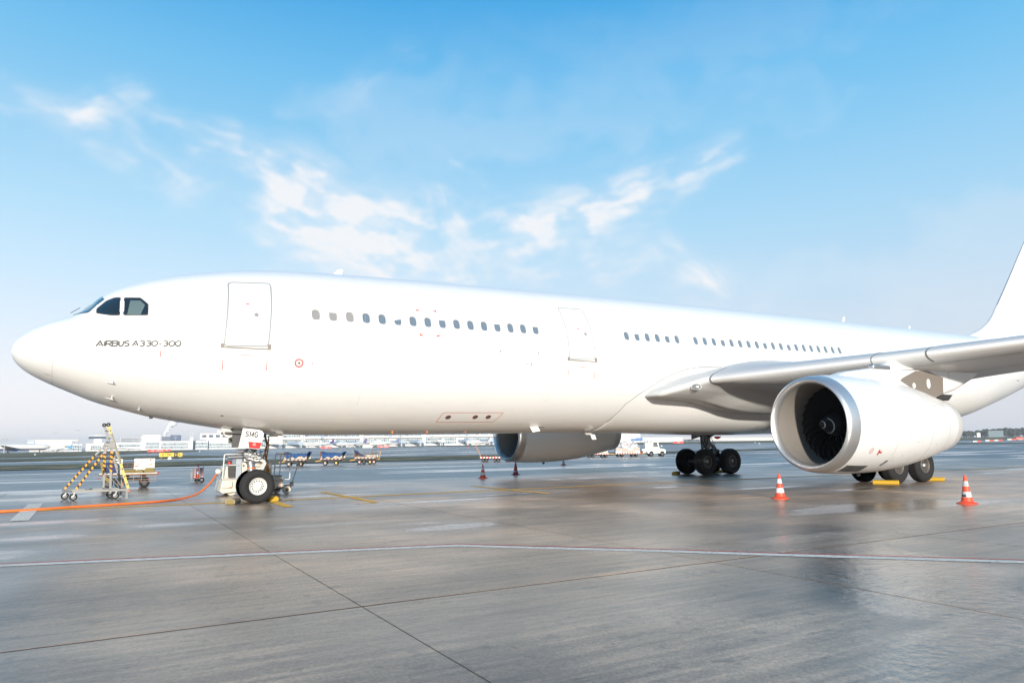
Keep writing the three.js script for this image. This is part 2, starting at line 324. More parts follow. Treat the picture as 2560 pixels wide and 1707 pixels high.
const stain = (x, z) => { const a = fbm(x * .16, z * .22, 401, 5), b = sstep(.56, .75, fbm(x * .5, z * .8, 431, 4)); const d = sstep(.50, .66, fbm(x * .9 + 7, z * 2.2, 461, 5)); return .88 + .55 * (a - .5) - .14 * b - .10 * d; };
function paintSlab(g) {
  const p = g.attributes.position, c = new Float32Array(p.count * 3);
  for (let i = 0; i < p.count; i++) { const k = stain(p.getX(i), p.getZ(i)) * (1 - .52 * sstep(.3, .85, wetness(p.getX(i), p.getZ(i)) + .42 * sstep(5, -.5, p.getX(i) - .1 * (p.getZ(i) - 8)))); c[i * 3] = k; c[i * 3 + 1] = k * .995; c[i * 3 + 2] = k * .99; }   // wet concrete is darker concrete
  g.setAttribute('color', new THREE.BufferAttribute(c, 3)); return g;
}
const SX0 = 4.78 - 5.4 * 3, SXN = 10, SDX = 5.4, SZ0 = 26.45, SDZ = 5.3, SZN = 7, GAP = .006;
const apron = new THREE.Group(); apron.name = 'apron'; apron.userData.kind = 'structure'; scene.add(apron);
for (let i = 0; i < SXN; i++) for (let j = 0; j < SZN; j++) {
  const gx = q => q === 4 ? .013 : GAP, gz = q => q === 2 ? .024 : GAP;     // wider expansion joints on two lines
  const x0 = SX0 + i * SDX + gx(i), x1 = SX0 + (i + 1) * SDX - gx(i + 1), z1 = SZ0 - j * SDZ - gz(j), z0 = SZ0 - (j + 1) * SDZ + gz(j + 1), b = .0015, dy = rr(-.0012, .0012);
  const top = grid(8, 8, (u, v) => V(x0 + b + (x1 - x0 - 2 * b) * u, dy, z0 + b + (z1 - z0 - 2 * b) * v), (u, v, p) => [p.x, p.z]);
  const lip = [];
  const c = [[x0 + b, z0 + b], [x1 - b, z0 + b], [x1 - b, z1 - b], [x0 + b, z1 - b]], o = [[x0, z0], [x1, z0], [x1, z1], [x0, z1]];
  for (let k = 0; k < 4; k++) { const n = (k + 1) % 4; lip.push(poly3([[c[k][0], dy, c[k][1]], [c[n][0], dy, c[n][1]], [o[n][0], dy - .03, o[n][1]], [o[k][0], dy - .03, o[k][1]]])); }
  const g = paintSlab(merge([top, lip]));
  const s = new THREE.Mesh(g, concMat[Math.floor(rnd() * 4)]); s.name = 'slab'; s.receiveShadow = s.castShadow = true; apron.add(s);
}
const SX1 = SX0 + SXN * SDX, SZ1 = SZ0 - SZN * SDZ;
part('joint_sealant', grid(1, 1, (u, v) => V(SX0 - .05 + (SX1 - SX0 + .1) * u, -.0032, SZ1 - .05 + (SZ0 - SZ1 + .1) * v)), mat(.06, .05, .043, .85), apron);
{ // the rest of the concrete apron, jointing too fine to see
  const far1 = x => -34 - .22 * (x + 3) + (x > 60 ? -.1 * (x - 60) : 0), gs = [];
  const sheet = (xa, xb, fa, fb, n, m) => gs.push(grid(n, m, (u, v) => { const x = xa + (xb - xa) * u, a = fa(x), b = fb(x); return V(x, 0, a + (b - a) * v); }, (u, v, p) => [p.x, p.z]));
  sheet(-70, 300, far1, () => SZ1 - GAP, 60, 14);
  sheet(SX1 + GAP, 300, () => SZ1 - GAP, () => 90, 40, 20);
  sheet(-70, SX0 - GAP, () => SZ1 - GAP, () => 90, 10, 16);
  sheet(SX0 - GAP, SX1 + GAP, () => SZ0 + GAP, () => 90, 10, 10);
  const sheetMat = new THREE.MeshPhysicalMaterial({ map: concTex, roughness: 1, vertexColors: true, side: THREE.DoubleSide, clearcoat: 1, clearcoatRoughness: .42 }); sheetMat.bumpMap = null; sheetMat.normalMap = null; sheetMat.roughnessMap = farRough;
  for (const g of gs) { const s = new THREE.Mesh(paintSlab(prep(g)), sheetMat); s.name = 'apron_concrete'; s.receiveShadow = true; apron.add(s); }
}
// airfield: wet asphalt to the horizon, grass between the taxiways
const asphTex = rep(tex(1024, 512, (u, v) => { const a = fbm(u * 8, v * 14, 61, 6, 8, 14), sp = vnoise(u * 500, v * 250, 63, 500, 250); const k = .8 + .7 * (a - .5) + .12 * (sp - .5); return [.24 * k, .25 * k, .265 * k]; }, true), 70);
const asphR = rep(tex(512, 512, (u, v) => { const r = .52 - .38 * sstep(.58, .68, fbm(u * 5, v * 26, 81, 5, 5, 26)); return [r, r, r]; }), 90);
const asphalt = new THREE.MeshPhysicalMaterial({ map: asphTex, roughnessMap: asphR, roughness: 1, side: THREE.DoubleSide, clearcoat: .8, clearcoatRoughness: .45 });
{
  const R = [0, 12, 40, 75, 110, 160, 230, 340, 500, 700, 1000, 1500, 2500, 4500, 8000], A = 96;
  const g = grid(R.length - 1, A, (u, v) => { const r = R[Math.round(u * (R.length - 1))], a = v * 2 * Math.PI, x = SURV[0] + Math.sin(a) * r, z = SURV[1] - Math.cos(a) * r; return V(x, groundY(x, z) - .035, z); }, (u, v, p) => [p.x, p.z]);
  struct('airfield_asphalt', g, asphalt);
}
const grassTex = rep(tex(512, 512, (u, v) => { const a = fbm(u * 10, v * 10, 91, 6, 10, 10), b = vnoise(u * 200, v * 200, 93, 200, 200); const k = .75 + .8 * (a - .5) + .35 * (b - .5), d = sstep(.45, .7, a); return [(.50 + .10 * d) * k, (.50 + .03 * d) * k, (.36 + .02 * d) * k]; }, true), 24);
const grassMat = new THREE.MeshStandardMaterial({ map: grassTex, roughness: .95, side: THREE.DoubleSide, bumpMap: rep(tex(256, 256, (u, v) => { const k = vnoise(u * 128, v * 128, 95, 128, 128); return [k, k, k]; }), 6), bumpScale: .05 });
function grassStrip(near, farr, lift) {
  const f = pts => t => { const k = t * (pts.length - 1), i = Math.min(Math.floor(k), pts.length - 2), s = k - i; return [pts[i][0] + (pts[i + 1][0] - pts[i][0]) * s, pts[i][1] + (pts[i + 1][1] - pts[i][1]) * s]; };
  const a = f(near), b = f(farr);
  struct(numbered('grass_verge'), grid(24, 6, (u, v) => { const p = a(u), q = b(u), x = p[0] + (q[0] - p[0]) * v, z = p[1] + (q[1] - p[1]) * v; return V(x, groundY(x, z) + lift + .05 * Math.sin(v * Math.PI), z); }, (u, v, p) => [p.x, p.z]), grassMat);
}
const pol = L => L.map(([az, d]) => { const p = far(az, d); return [p[0], p[2]]; });
grassStrip([[-90, -42], [-3.9, -45], [10.2, -47.2], [28.4, -48.6], [41.9, -51], [75.6, -58], [140, -72]], [[-100, -62], [-5.8, -66], [12.6, -69.5], [38.6, -74], [53, -74.5], [81, -70], [150, -78]], .02);
grassStrip([[-120, -92], [-8.7, -99], [3.2, -101], [16.6, -105], [22, -109]], [[-130, -134], [-12.6, -143], [3.6, -148], [21.5, -146], [25, -112]], .02);
grassStrip([[-140, -158], [-15, -172], [4, -196], [22, -277], [41, -325], [56, -405]], [[-190, -840], [-80, -850], [10, -850], [50, -850], [75, -700], [60, -420]], .03);
grassStrip(pol([[13.5, 800], [18, 640], [24, 520], [30, 440], [38, 400], [46, 380], [60, 420], [75, 520]]), pol([[13.8, 900], [18, 900], [24, 905], [30, 905], [38, 905], [46, 905], [60, 1250], [75, 1300]]), .03);
grassStrip(pol([[52, 250], [58, 235], [64, 230], [72, 240]]), pol([[52.2, 262], [58, 262], [64, 262], [72, 275]]), .03);

// painted markings, each a sheet 4 mm over the concrete
const markGrain = tex(512, 512, (u, v) => { const k = .93 + .2 * (fbm(u * 30, v * 30, 201, 4, 30, 30) - .5) - .16 * sstep(.6, .78, fbm(u * 40, v * 60, 205, 4, 40, 60)); return [k, k, k]; }, true);
markGrain.repeat.set(.5, .5);
for (const k of ['paintYellow', 'paintWhite', 'paintRed']) { M[k].map = markGrain; M[k].roughness = .85; }
function line(pts, w, m, y, name, holder = apron) {
  const P = []; for (let i = 0; i < pts.length - 1; i++) { const n = Math.max(1, Math.ceil(Math.hypot(pts[i + 1][0] - pts[i][0], pts[i + 1][1] - pts[i][1]) / 2)); for (let k = 0; k < n; k++) P.push(V(pts[i][0] + (pts[i + 1][0] - pts[i][0]) * k / n, y, pts[i][1] + (pts[i + 1][1] - pts[i][1]) * k / n)); }
  const e = pts[pts.length - 1]; P.push(V(e[0], y, e[1]));
  const g = strip(P, P.map(() => V(0, 1, 0)), w); const uv = []; const a = g.attributes.position; for (let i = 0; i < a.count; i++) uv.push(a.getX(i), a.getZ(i)); g.setAttribute('uv', new THREE.Float32BufferAttribute(uv, 2));
  return part(name, g, m, holder);
}
line([[-40, -.75], [1, -.66], [7.5, -.36], [15.6, -.39], [25.9, -.22], [43.8, .4], [90, 2.2]], .34, M.paintYellow, .0045, 'yellow_lead_in_line');
line([[7.18, -3.3], [7.16, 2.38]], .28, M.paintYellow, .0085, 'yellow_stop_bar');
line([[9.76, -3.5], [9.79, 2.34]], .24, M.paintYellow, .0085, 'yellow_stop_bar');
line([[16.1, -3.4], [16.17, 2.45]], .24, M.paintYellow, .0085, 'yellow_stop_bar');
line([[.70, -3.66], [.69, 2.46]], .40, M.paintWhite, .0085, 'white_stop_bar');
line([[-20, 4.4], [1.03, 10.25], [4.7, 11.29], [7.75, 12.18], [8.4, 12.84], [10.06, 14.42], [11.46, 15.88], [13.9, 18.33], [22, 26.6]], .23, M.paintWhite, .0045, 'white_boundary_line');
line([[-20, 4.26], [1.07, 10.11], [4.74, 11.15], [7.82, 12.04], [8.52, 12.72], [10.18, 14.30], [11.58, 15.76], [14.02, 18.21], [22.12, 26.48]], .07, M.paintRed, .0085, 'red_boundary_line');
for (const [x, z, s] of [[6.55, 2.55, '315'], [9.25, 2.55, '328'], [9.1, .55, '4']]) part('yellow_stand_number', planeText([...s].map((c, i) => [c, i * .9, i * .9 + .62]), V(x - .2, .0055, z + .12), V(1, 0, 0), V(0, 0, -1), .26, .035), M.paintYellow, apron);
// far taxiway lines
line([[-60, -29], [120, -31]], .12, M.paintWhite, .0045, 'white_edge_line');
line([[-8, -20], [3, -3.2]], .035, M.paintWhite, .0045, 'white_edge_line');
// ---------------------------------------------------------------- the airliner
const plane = thing('airliner', 'large all white wide-body passenger jet filling the frame', 'airliner');
const axis = x => 4.694 + .01673 * x;
const FX = [0, .03, .08, .16, .28, .5, .9, 1.4, 1.7, 2, 2.5, 3, 3.5, 4, 4.7, 5.5, 6.5, 7.5, 8.5, 10, 12, 16, 20, 25, 30, 40, 44, 46.7, 50.5, 54.8, 59, 62, 63.3];
const FT = [4.41, 4.56, 4.67, 4.77, 4.89, 5.06, 5.29, 5.51, 5.72, 6.06, 6.42, 6.63, 6.81, 6.95, 7.11, 7.265, 7.40, 7.485, 7.54, 7.60, 7.665, 7.77, 7.88, 7.99, 8.08, 8.22, 8.27, 8.3, 8.34, 8.35, 8.2, 7.95, 7.7];
const FB = [4.41, 4.27, 4.16, 4.05, 3.93, 3.77, 3.555, 3.33, 3.2, 3.075, 2.914, 2.774, 2.645, 2.55, 2.427, 2.305, 2.19, 2.115, 2.09, 2.095, 2.112, 2.155, 2.2, 2.27, 2.353, 2.52, 2.72, 3.0, 3.82, 4.92, 5.98, 6.75, 7.2];
const FW = [0, .2, .34, .5, .7, .96, 1.29, 1.58, 1.71, 1.84, 2.02, 2.18, 2.32, 2.44, 2.58, 2.69, 2.77, 2.808, 2.818, 2.82, 2.82, 2.82, 2.82, 2.82, 2.82, 2.82, 2.78, 2.68, 2.3, 1.72, 1.08, .55, .22];
const fT = pchip(FX, FT), fB = pchip(FX, FB), fW = pchip(FX, FW);
const fC = x => x < 9 ? 4.41 + (axis(9) - 4.41) * Math.sin(x / 9 * Math.PI / 2) : x < 40 ? axis(x) : axis(x) + ((fT(x) + fB(x)) / 2 - axis(x)) * sstep(40, 50, x);
function fus(x, ph) { const s = Math.sin(ph), c = fC(x); return V(x, c + (s > 0 ? fT(x) - c : c - fB(x)) * s, fW(x) * Math.cos(ph)); }
function fusN(x, ph) { const e = .004, a = fus(x + e, ph).sub(fus(Math.max(x - e, 0), ph)), b = fus(x, ph + e).sub(fus(x, ph - e)); return V().crossVectors(a, b).normalize(); }
const phY = (x, y) => { const c = fC(x), h = y > c ? fT(x) - c : c - fB(x); return Math.asin(clamp((y - c) / h, -1, 1)); };
const onF = (x, y, off = 0) => { const ph = phY(x, y); return fus(x, ph).addScaledVector(fusN(x, ph), off); };
function fusLine(pts, w, off = .004, closed = false, step = .12) {     // painted or raised strip on the skin, points (x, y)
  const Q = []; const n = pts.length, m = closed ? n : n - 1;
  for (let i = 0; i < m; i++) { const a = pts[i], b = pts[(i + 1) % n], k = Math.max(1, Math.ceil(Math.hypot(b[0] - a[0], b[1] - a[1]) / step)); for (let t = 0; t < k; t++) Q.push([a[0] + (b[0] - a[0]) * t / k, a[1] + (b[1] - a[1]) * t / k]); }
  if (!closed) Q.push(pts[n - 1]);
  const P = Q.map(([x, y]) => onF(x, y, off)), N = Q.map(([x, y]) => fusN(x, phY(x, y)));
  return strip(P, N, w, closed);
}
function fusPatch(x0, x1, y0, y1, off, nx = 6, ny = 10, shear = 0) { return grid(nx, ny, (u, v) => onF(x0 + (x1 - x0) * u + shear * v, y0 + (y1 - y0) * v, off)); }
function rquad(c, r) {               // corner points TL, TR, BR, BL -> rounded outline
  const out = [], n = c.length;
  for (let i = 0; i < n; i++) {
    const p = V(...c[i], 0), a = V(...c[(i - 1 + n) % n], 0).sub(p).setLength(r).add(p), b = V(...c[(i + 1) % n], 0).sub(p).setLength(r).add(p);
    const q = new THREE.QuadraticBezierCurve3(a, p, b); for (let k = 0; k <= 6; k++) { const t = q.getPoint(k / 6); out.push([t.x, t.y]); }
  }
  return out;
}
// skin: fine streaks of dirt in the paint
const grime = tex(1024, 512, (u, v) => { const a = fbm(u * 14, v * 60, 301, 5, 14, 60), b = fbm(u * 120, v * 90, 305, 3, 120, 90), k = 1 - .030 * sstep(.45, .8, a) - .018 * sstep(.55, .8, b); return [k, k * .997, k * .992]; });
grime.repeat.set(1 / 9, 1);
const SK = M.skin = M.white.clone(); SK.map = grime;
const xs = []; for (let i = 0; i <= 60; i++) xs.push(9 * (i / 60) ** 2); for (let x = 9.4; x < 40; x += .42) xs.push(x); for (let x = 40; x <= 63.3; x += .6) xs.push(x); xs.push(63.3);
const NPH = 128;
let skin = grid(xs.length - 1, NPH, (u, v) => fus(xs[Math.round(u * (xs.length - 1))], v * 2 * Math.PI - Math.PI / 2), (u, v, p) => [p.x, v * 2]);
{ // exact normals, also across the seam line of the grid
  const n = skin.attributes.normal; let k = 0;
  for (let i = 0; i < xs.length; i++) for (let j = 0; j <= NPH; j++, k++) { const q = xs[i] < .01 ? V(-1, 0, 0) : fusN(xs[i], j / NPH * 2 * Math.PI - Math.PI / 2); n.setXYZ(k, q.x, q.y, q.z); }
}
// close the tail end and cut the cabin windows out of the skin
const WX = []; for (let k = 0; k < 16; k++) WX.push([7.666 + .5227 * k, k]); for (let k = 0; k < 6; k++) WX.push([19.68 + .526 * k, 20 + k]); for (let k = 0; k < 19; k++) WX.push([23.353 + .5288 * k, 30 + k]);
const winShape = (w, h, e = 3.0, n = 28) => Array.from({ length: n }, (_, i) => { const a = i / n * 2 * Math.PI, c = Math.cos(a), s = Math.sin(a); return [w / 2 * Math.sign(c) * Math.abs(c) ** (2 / e), h / 2 * Math.sign(s) * Math.abs(s) ** (2 / e)]; });
function frameAt(x, y) { const ph = phY(x, y), N = fusN(x, ph), O = fus(x, ph), X = V(1, 0, 0).addScaledVector(N, -N.x).normalize(), Y = V().crossVectors(N, X); return new THREE.Matrix4().makeBasis(X, Y, N).setPosition(O); }
{
  const cut = merge(WX.map(([x]) => { const g = extr(winShape(.248, .345), .2); g.translate(0, 0, .052); g.applyMatrix4(frameAt(x, axis(x) + .832)); return g; }));
  const a = new Brush(skin, SK), b = new Brush(cut, SK); a.updateMatrixWorld(); b.updateMatrixWorld();
  const ev = new Evaluator(); ev.useGroups = false; ev.attributes = ['position', 'normal', 'uv'];
  const r = ev.evaluate(a, b, SUBTRACTION); skin = r.geometry;
}
const fuselage = part('fuselage', skin, SK, plane);
for (const [x, k] of WX) {
  const m = frameAt(x, axis(x) + .832), ring = extr(winShape(.305, .405), .006, 0, [winShape(.25, .347).reverse()]); ring.translate(0, 0, .002); ring.applyMatrix4(m);
  const w = part('cabin_window', ring, M.whiteFlat, plane);
  const shut = k < 3, half = k === 5, pg = extr(winShape(.246, .343), .004); pg.translate(0, 0, -.030); pg.applyMatrix4(m);
  part('pane', pg, shut ? M.paneShut : M.pane, w);
  const s = half ? .17 : k === 1 ? .06 : [8, 12, 15, 21, 24, 33, 38, 41].includes(k) ? .05 : 0;
  if (s) { const g = extr(winShape(.243, .34).filter(p => p[1] > .17 - s).concat([]), .002); g.translate(0, 0, -.0255); g.applyMatrix4(m); part('window_shade', g, M.whiteFlat, w); }
}
// cockpit glazing
function pane3(pts, off) {
  const P = pts.map(p => V(...p)), c = P.reduce((a, b) => a.add(b), V(0, 0, 0)).divideScalar(P.length);
  const N = V(); for (let i = 0; i < P.length; i++) N.add(V().crossVectors(P[i].clone().sub(c), P[(i + 1) % P.length].clone().sub(c))); N.normalize(); if (N.z < 0) N.negate();
  const X = V(1, 0, 0).addScaledVector(N, -N.x).normalize(), Y = V().crossVectors(N, X);
  return { m: new THREE.Matrix4().makeBasis(X, Y, N).setPosition(c.addScaledVector(N, off)), p2: P.map(p => { const d = p.clone().sub(c); return [d.dot(X), d.dot(Y)]; }), N };
}
const grow = (p, k) => { const cx = p.reduce((a, q) => a + q[0], 0) / p.length, cy = p.reduce((a, q) => a + q[1], 0) / p.length; return p.map(([x, y]) => { const d = Math.hypot(x - cx, y - cy); return [cx + (x - cx) * (d + k) / d, cy + (y - cy) * (d + k) / d]; }); };
// glazing that follows the skin: outline -> triangles, split until they lie on the surface
function skinPoly(pts, map, lv = 4) {
  const tri = THREE.ShapeUtils.triangulateShape(pts.map(p => new THREE.Vector2(...p)), []); let T3 = tri.map(t => t.map(i => pts[i]));
  const mid = (a, b) => [(a[0] + b[0]) / 2, (a[1] + b[1]) / 2];
  for (let l = 0; l < lv; l++) T3 = T3.flatMap(([a, b, c]) => { const d = mid(a, b), e = mid(b, c), f = mid(c, a); return [[a, d, f], [d, b, e], [f, e, c], [d, e, f]]; });
  const pos = [], nor = []; for (const t of T3) { let A = t.map(q => map(...q)); if (V().crossVectors(A[1][0].clone().sub(A[0][0]), A[2][0].clone().sub(A[0][0])).dot(A[0][1]) < 0) A = [A[0], A[2], A[1]]; for (const [p, n] of A) { pos.push(p.x, p.y, p.z); nor.push(n.x, n.y, n.z); } }
  const g = new THREE.BufferGeometry(); g.setAttribute('position', new THREE.Float32BufferAttribute(pos, 3)); g.setAttribute('normal', new THREE.Float32BufferAttribute(nor, 3)); return g;
}
function cockpitWindow(xy, name, map, blind) {
  const rimP = rquad(xy, .035), P = [], N = [];
  for (const q of rimP) { const [p, n] = map(...q); P.push(p.addScaledVector(n, .004)); N.push(n); }
  const o = part(name, strip(P, N, .035, true), M.dark, plane);
  part('pane', skinPoly(rimP, map), M.glass, o);
  if (blind) part('sun_blind', skinPoly(blind, (x, y) => { const [p, n] = map(x, y); return [p.addScaledVector(n, .002), n]; }, 3), mat(.10, .14, .14, .2, 0, { clearcoat: 1, clearcoatRoughness: .03 }), o);
}
const mapY = (x, y) => { const ph = phY(x, y), n = fusN(x, ph); return [fus(x, ph).addScaledVector(n, .006), n]; };
cockpitWindow([[1.979, 5.40], [1.977, 5.548], [2.195, 5.80], [2.372, 5.895], [2.512, 5.895], [2.516, 5.335], [2.309, 5.333]], 'side_window', mapY);
cockpitWindow([[2.62, 5.343], [2.618, 5.885], [2.995, 5.885], [3.188, 5.684], [3.191, 5.358]], 'side_window', mapY, [[2.70, 5.36], [2.76, 5.80], [3.0, 5.80], [3.12, 5.66], [3.02, 5.36]]);
for (const s of [1, -1]) { // windscreen panes either side of the centre post, outline in plan (x, z)
  const mapZ = (x, z) => { const ph = Math.acos(clamp(z / fW(x), -1, 1)), n = fusN(x, ph); return [fus(x, ph).addScaledVector(n, .006), n]; };
  cockpitWindow([[1.42, .60 * s], [1.47, .03 * s], [2.02, .03 * s], [2.12, 1.10 * s], [1.78, 1.205 * s]], 'windscreen', mapZ);
}
part('wiper', [rod([1.34, 5.50, .58], [1.55, 5.68, .50], .008)], M.black, plane);
// name on the nose, stroke lettering
{
  const px = { 0: ['A', 795, 850], 1: ['I', 858, 866], 2: ['R', 874, 915], 3: ['B', 925, 968], 4: ['U', 978, 1015], 5: ['S', 1025, 1064], 6: ['A', 1092, 1140], 7: ['3', 1150, 1192], 8: ['3', 1205, 1243], 9: ['0', 1253, 1300], 10: ['-', 1313, 1336], 11: ['3', 1348, 1388], 12: ['0', 1400, 1446], 13: ['0', 1454, 1500] };
  const gs = [];
  for (const [ch, a, b] of Object.values(px)) gs.push(GLYPH[ch].map(ln => fusLine(ln.map(([u, v]) => { const x = 2.02 + (a + (b - a) * u - 795) / 707 * 2.012 + .012 * v; return [x, 4.448 + .028 * (x - 2.02) + .138 * v]; }), .042, .003, false, .03)));
  const nl = new THREE.Group(); nl.name = 'nose_lettering'; nl.userData.label = 'dark grey lettering AIRBUS A330-300'; plane.add(nl); for (const q of gs) part('letter', q, M.ink, nl);
}
// doors
function door(TL, TR, BR, BL, band, port, handle, tag, name, plain) {
  const pts = rquad([TL, TR, BR, BL], .13);
  const ny = 16, nx = 6, g = grid(nx, ny, (u, v) => { const i = .05 + .9 * u, k = .03 + .94 * v; const xt = TL[0] + (TR[0] - TL[0]) * i, yt = TL[1] + (TR[1] - TL[1]) * i, xb = BL[0] + (BR[0] - BL[0]) * i, yb = BL[1] + (BR[1] - BL[1]) * i; return onF(xb + (xt - xb) * k, yb + (yt - yb) * k, .004); });
  const d = part(name, g, M.white, plane);
  part('door_surround', fusLine(pts, band, .007, true, .08), plain ? M.seam : M.doorband, d);
  if (plain) return d;
  part('door_window', [fusLine(ell(...port, .055, .055, 18), .022, .009, true, .5)], M.grey, d);
  { const m = frameAt(...port); const gg = extr(ell(0, 0, .05, .05, 20), .006); gg.translate(0, 0, .008); gg.applyMatrix4(m); part('window_pane', gg, M.paneShut, d); }
  part('door_handle', fusLine([handle, [handle[0] + .0, handle[1] - .16]], .026, .010), M.grey, d);
  part('red_placard', fusPatch(tag[0] - .05, tag[0] + .05, tag[1] - .018, tag[1] + .018, .009, 1, 1), M.redSoft, d);
  each('lettering', [0, 1, 2].map(i => fusLine([[handle[0] - .2, handle[1] - .07 - .03 * i], [handle[0] - .06 - .03 * i, handle[1] - .07 - .03 * i]], .007, .009)).concat([0, 1].map(i => fusLine([[port[0] - .09 + .03 * i, port[1] - .17 - .035 * i], [port[0] + .09 - .02 * i, port[1] - .17 - .035 * i]], .008, .009))), M.seam, d);
  const e = .085;
  part('sill_plate', [fusPatch(BL[0] - e, BR[0] + e, BL[1] - .058, BL[1] - .02, .006, 8, 1), fusPatch(BL[0] - e, BL[0] + .02, BL[1] - .03, BL[1] + .075, .005, 1, 2), fusPatch(BR[0] - .02, BR[0] + e, BR[1] - .06, BR[1] + .06, .005, 1, 2)], M.sill, d);
  return d;
}
door([5.262, 6.565], [6.438, 6.625], [6.30, 4.60], [5.118, 4.555], .045, [5.964, 5.516], [5.567, 5.59], [5.734, 5.846], 'forward_door');
door([16.825, 6.80], [17.95, 6.836], [18.048, 4.836], [16.869, 4.793], .034, [17.699, 5.785], [17.25, 5.70], [17.416, 5.964], 'mid_door');
door([34.71, 7.105], [35.87, 7.13], [35.93, 5.12], [34.77, 5.08], .014, 0, 0, 0, 'aft_door', true);
// red stencilled marks
each('red_mark', [
  fusLine([[3.282, 4.276], [3.556, 4.281]], .017), fusLine([[3.549, 4.374], [3.562, 4.187]], .02),
  fusLine([[5.563, 4.31], [5.85, 4.321]], .017), fusLine([[5.12, 4.173], [5.138, 3.894]], .017), fusLine([[6.301, 4.189], [6.307, 3.912]], .017),
  fusLine([[17.327, 4.538], [17.606, 4.543]], .017), fusLine([[16.856, 4.387], [16.873, 4.11]], .02), fusLine([[18.062, 4.402], [18.069, 4.128]], .02),
  fusLine([[14.991, 4.514], [15.264, 4.519]], .017), fusLine([[15.258, 4.602], [15.273, 4.423]], .02),
  ...[[11.0, 6.14, 1, -1], [11.67, 6.165, -1, -1], [11.02, 5.255, 1, 1], [11.68, 5.27, -1, 1]].map(([x, y, sx, sy]) => fusLine([[x, y + .075 * sy], [x, y], [x + .10 * sx, y + .001]], .034)),
  ...[[27.7, 6.42, 1, -1], [28.4, 6.43, -1, -1], [27.72, 5.53, 1, 1], [28.42, 5.54, -1, 1]].map(([x, y, sx, sy]) => fusLine([[x, y + .07 * sy], [x, y], [x + .08 * sx, y]], .02)),
], M.red, plane);
part('cargo_panel_outline', fusLine(rquad([[12.27, 2.822], [14.63, 2.855], [14.43, 2.540], [12.20, 2.512]], .05), .018, .004, true), M.red, plane);
for (const x of [12.546, 13.585, 14.105]) {
  const y = axis(x) - 2.226, m = frameAt(x, y);
  const a = extr(ell(0, 0, .105, .105, 24), .004); a.translate(0, 0, .003); a.applyMatrix4(m); const o = part('vent_outlet', a, M.red, plane);
  const g = extr(ell(0, 0, .092, .092, 24), .006); g.translate(0, 0, .003); g.applyMatrix4(m); part('vent_grille', g, M.darkGrey, o);
}
{ // round static-port plate in a red ring
  const m = frameAt(7.203, 4.164), a = extr(ell(0, 0, .128, .128, 32), .004, 0, [ell(0, 0, .096, .096, 32).reverse()]); a.translate(0, 0, .004); a.applyMatrix4(m);
  const o = part('static_port', a, M.red, plane); const g = extr(ell(0, 0, .082, .082, 28), .005); g.translate(0, 0, .004); g.applyMatrix4(m); part('port_plate', g, M.aluRough, o);
  const h = extr(ell(0, 0, .026, .026, 16), .008); h.translate(0, 0, .006); h.applyMatrix4(m); part('port_hole', h, M.dark, o);
  const s = frameAt(7.59, 4.171), k = extr(ell(0, 0, .02, .02, 14), .004); k.translate(0, 0, .003); k.applyMatrix4(s); part('red_dot', k, M.redSoft, plane);
}
// panel seams and the radome joint
each('panel_seam', [
  fusLine([[1.04, 4.18], ...Array.from({ length: 24 }, (_, i) => [1.04, 4.15 - i * .028])], .007, .002), fusLine(Array.from({ length: 70 }, (_, i) => [1.04 + i * .27, 4.08 - i * .0075 + .002 * i * .27 * 6]), .005, .002),
  fusLine(rquad([[10.163, 4.417], [10.494, 4.42], [10.494, 4.239], [10.163, 4.236]], .03), .006, .003, true), fusLine([[3.6, 2.86], [5, 2.68], [7, 2.50], [9, 2.42], [12, 2.40], [19, 2.52]], .006, .002),
  fusLine(Array.from({ length: 40 }, (_, i) => [9.2, 7.3 - i * .11]), .005, .002), fusLine(Array.from({ length: 40 }, (_, i) => [16.2, 7.5 - i * .11]), .005, .002), fusLine(Array.from({ length: 40 }, (_, i) => [23.1, 7.6 - i * .06]), .005, .002),
  fusLine([[9.2, 6.95], [16, 7.05], [34, 7.35]], .005, .002),
], M.seam, plane);
each('radome_strip', [fusLine([[.86, 3.755], [1.0, 3.70]], .012, .006), fusLine([[4.05, 2.72], [4.02, 2.62], [4.0, 2.56]], .012, .003)], M.dark, plane);
for (const [x, y] of [[13.971, 4.911], [15.535, 4.939]]) { const g = extr(winShape(.07, .1), .006); g.applyMatrix4(frameAt(x, y)); part('sensor_plate', g, M.grey, plane); }
for (const [x, y, l] of [[2.473, 3.543, .16], [2.494, 3.156, .15]]) { // pitot probes
  const m = frameAt(x, y), g = merge([rod([0, 0, 0], [.02, 0, .075], .022, .016, 8), rod([.05, 0, .08], [-l, 0, .082], .011, .006, 8)]); g.applyMatrix4(m); part('pitot_probe', g, M.aluRough, plane);
}
{ const m = frameAt(3.2, 2.86), g = merge([rbox(.07, .04, .10, 0, 0, .04)]); g.applyMatrix4(m); part('drain_mast', g, M.grey, plane); const h = rbox(.10, .08, .10, 3.55, 2.62, .25, .02); part('angle_probe', h, M.dark, plane); }
{ const g = extr(ell(0, 0, .045, .03, 14), .006); g.applyMatrix4(frameAt(5.35, 2.65)); part('drain_hole', g, M.darkGrey, plane); }
// antennas on top
for (const [x, h, l] of [[9.0, .30, .40], [37.3, .38, .26], [43.6, .28, .18]]) part('blade_antenna', T(extr([[-l / 2, 0], [l / 2, 0], [l / 2 + .08, h], [l / 2 - .08, h]], .05, .02), x, fT(x) - .03, 0), M.whiteFlat, plane);
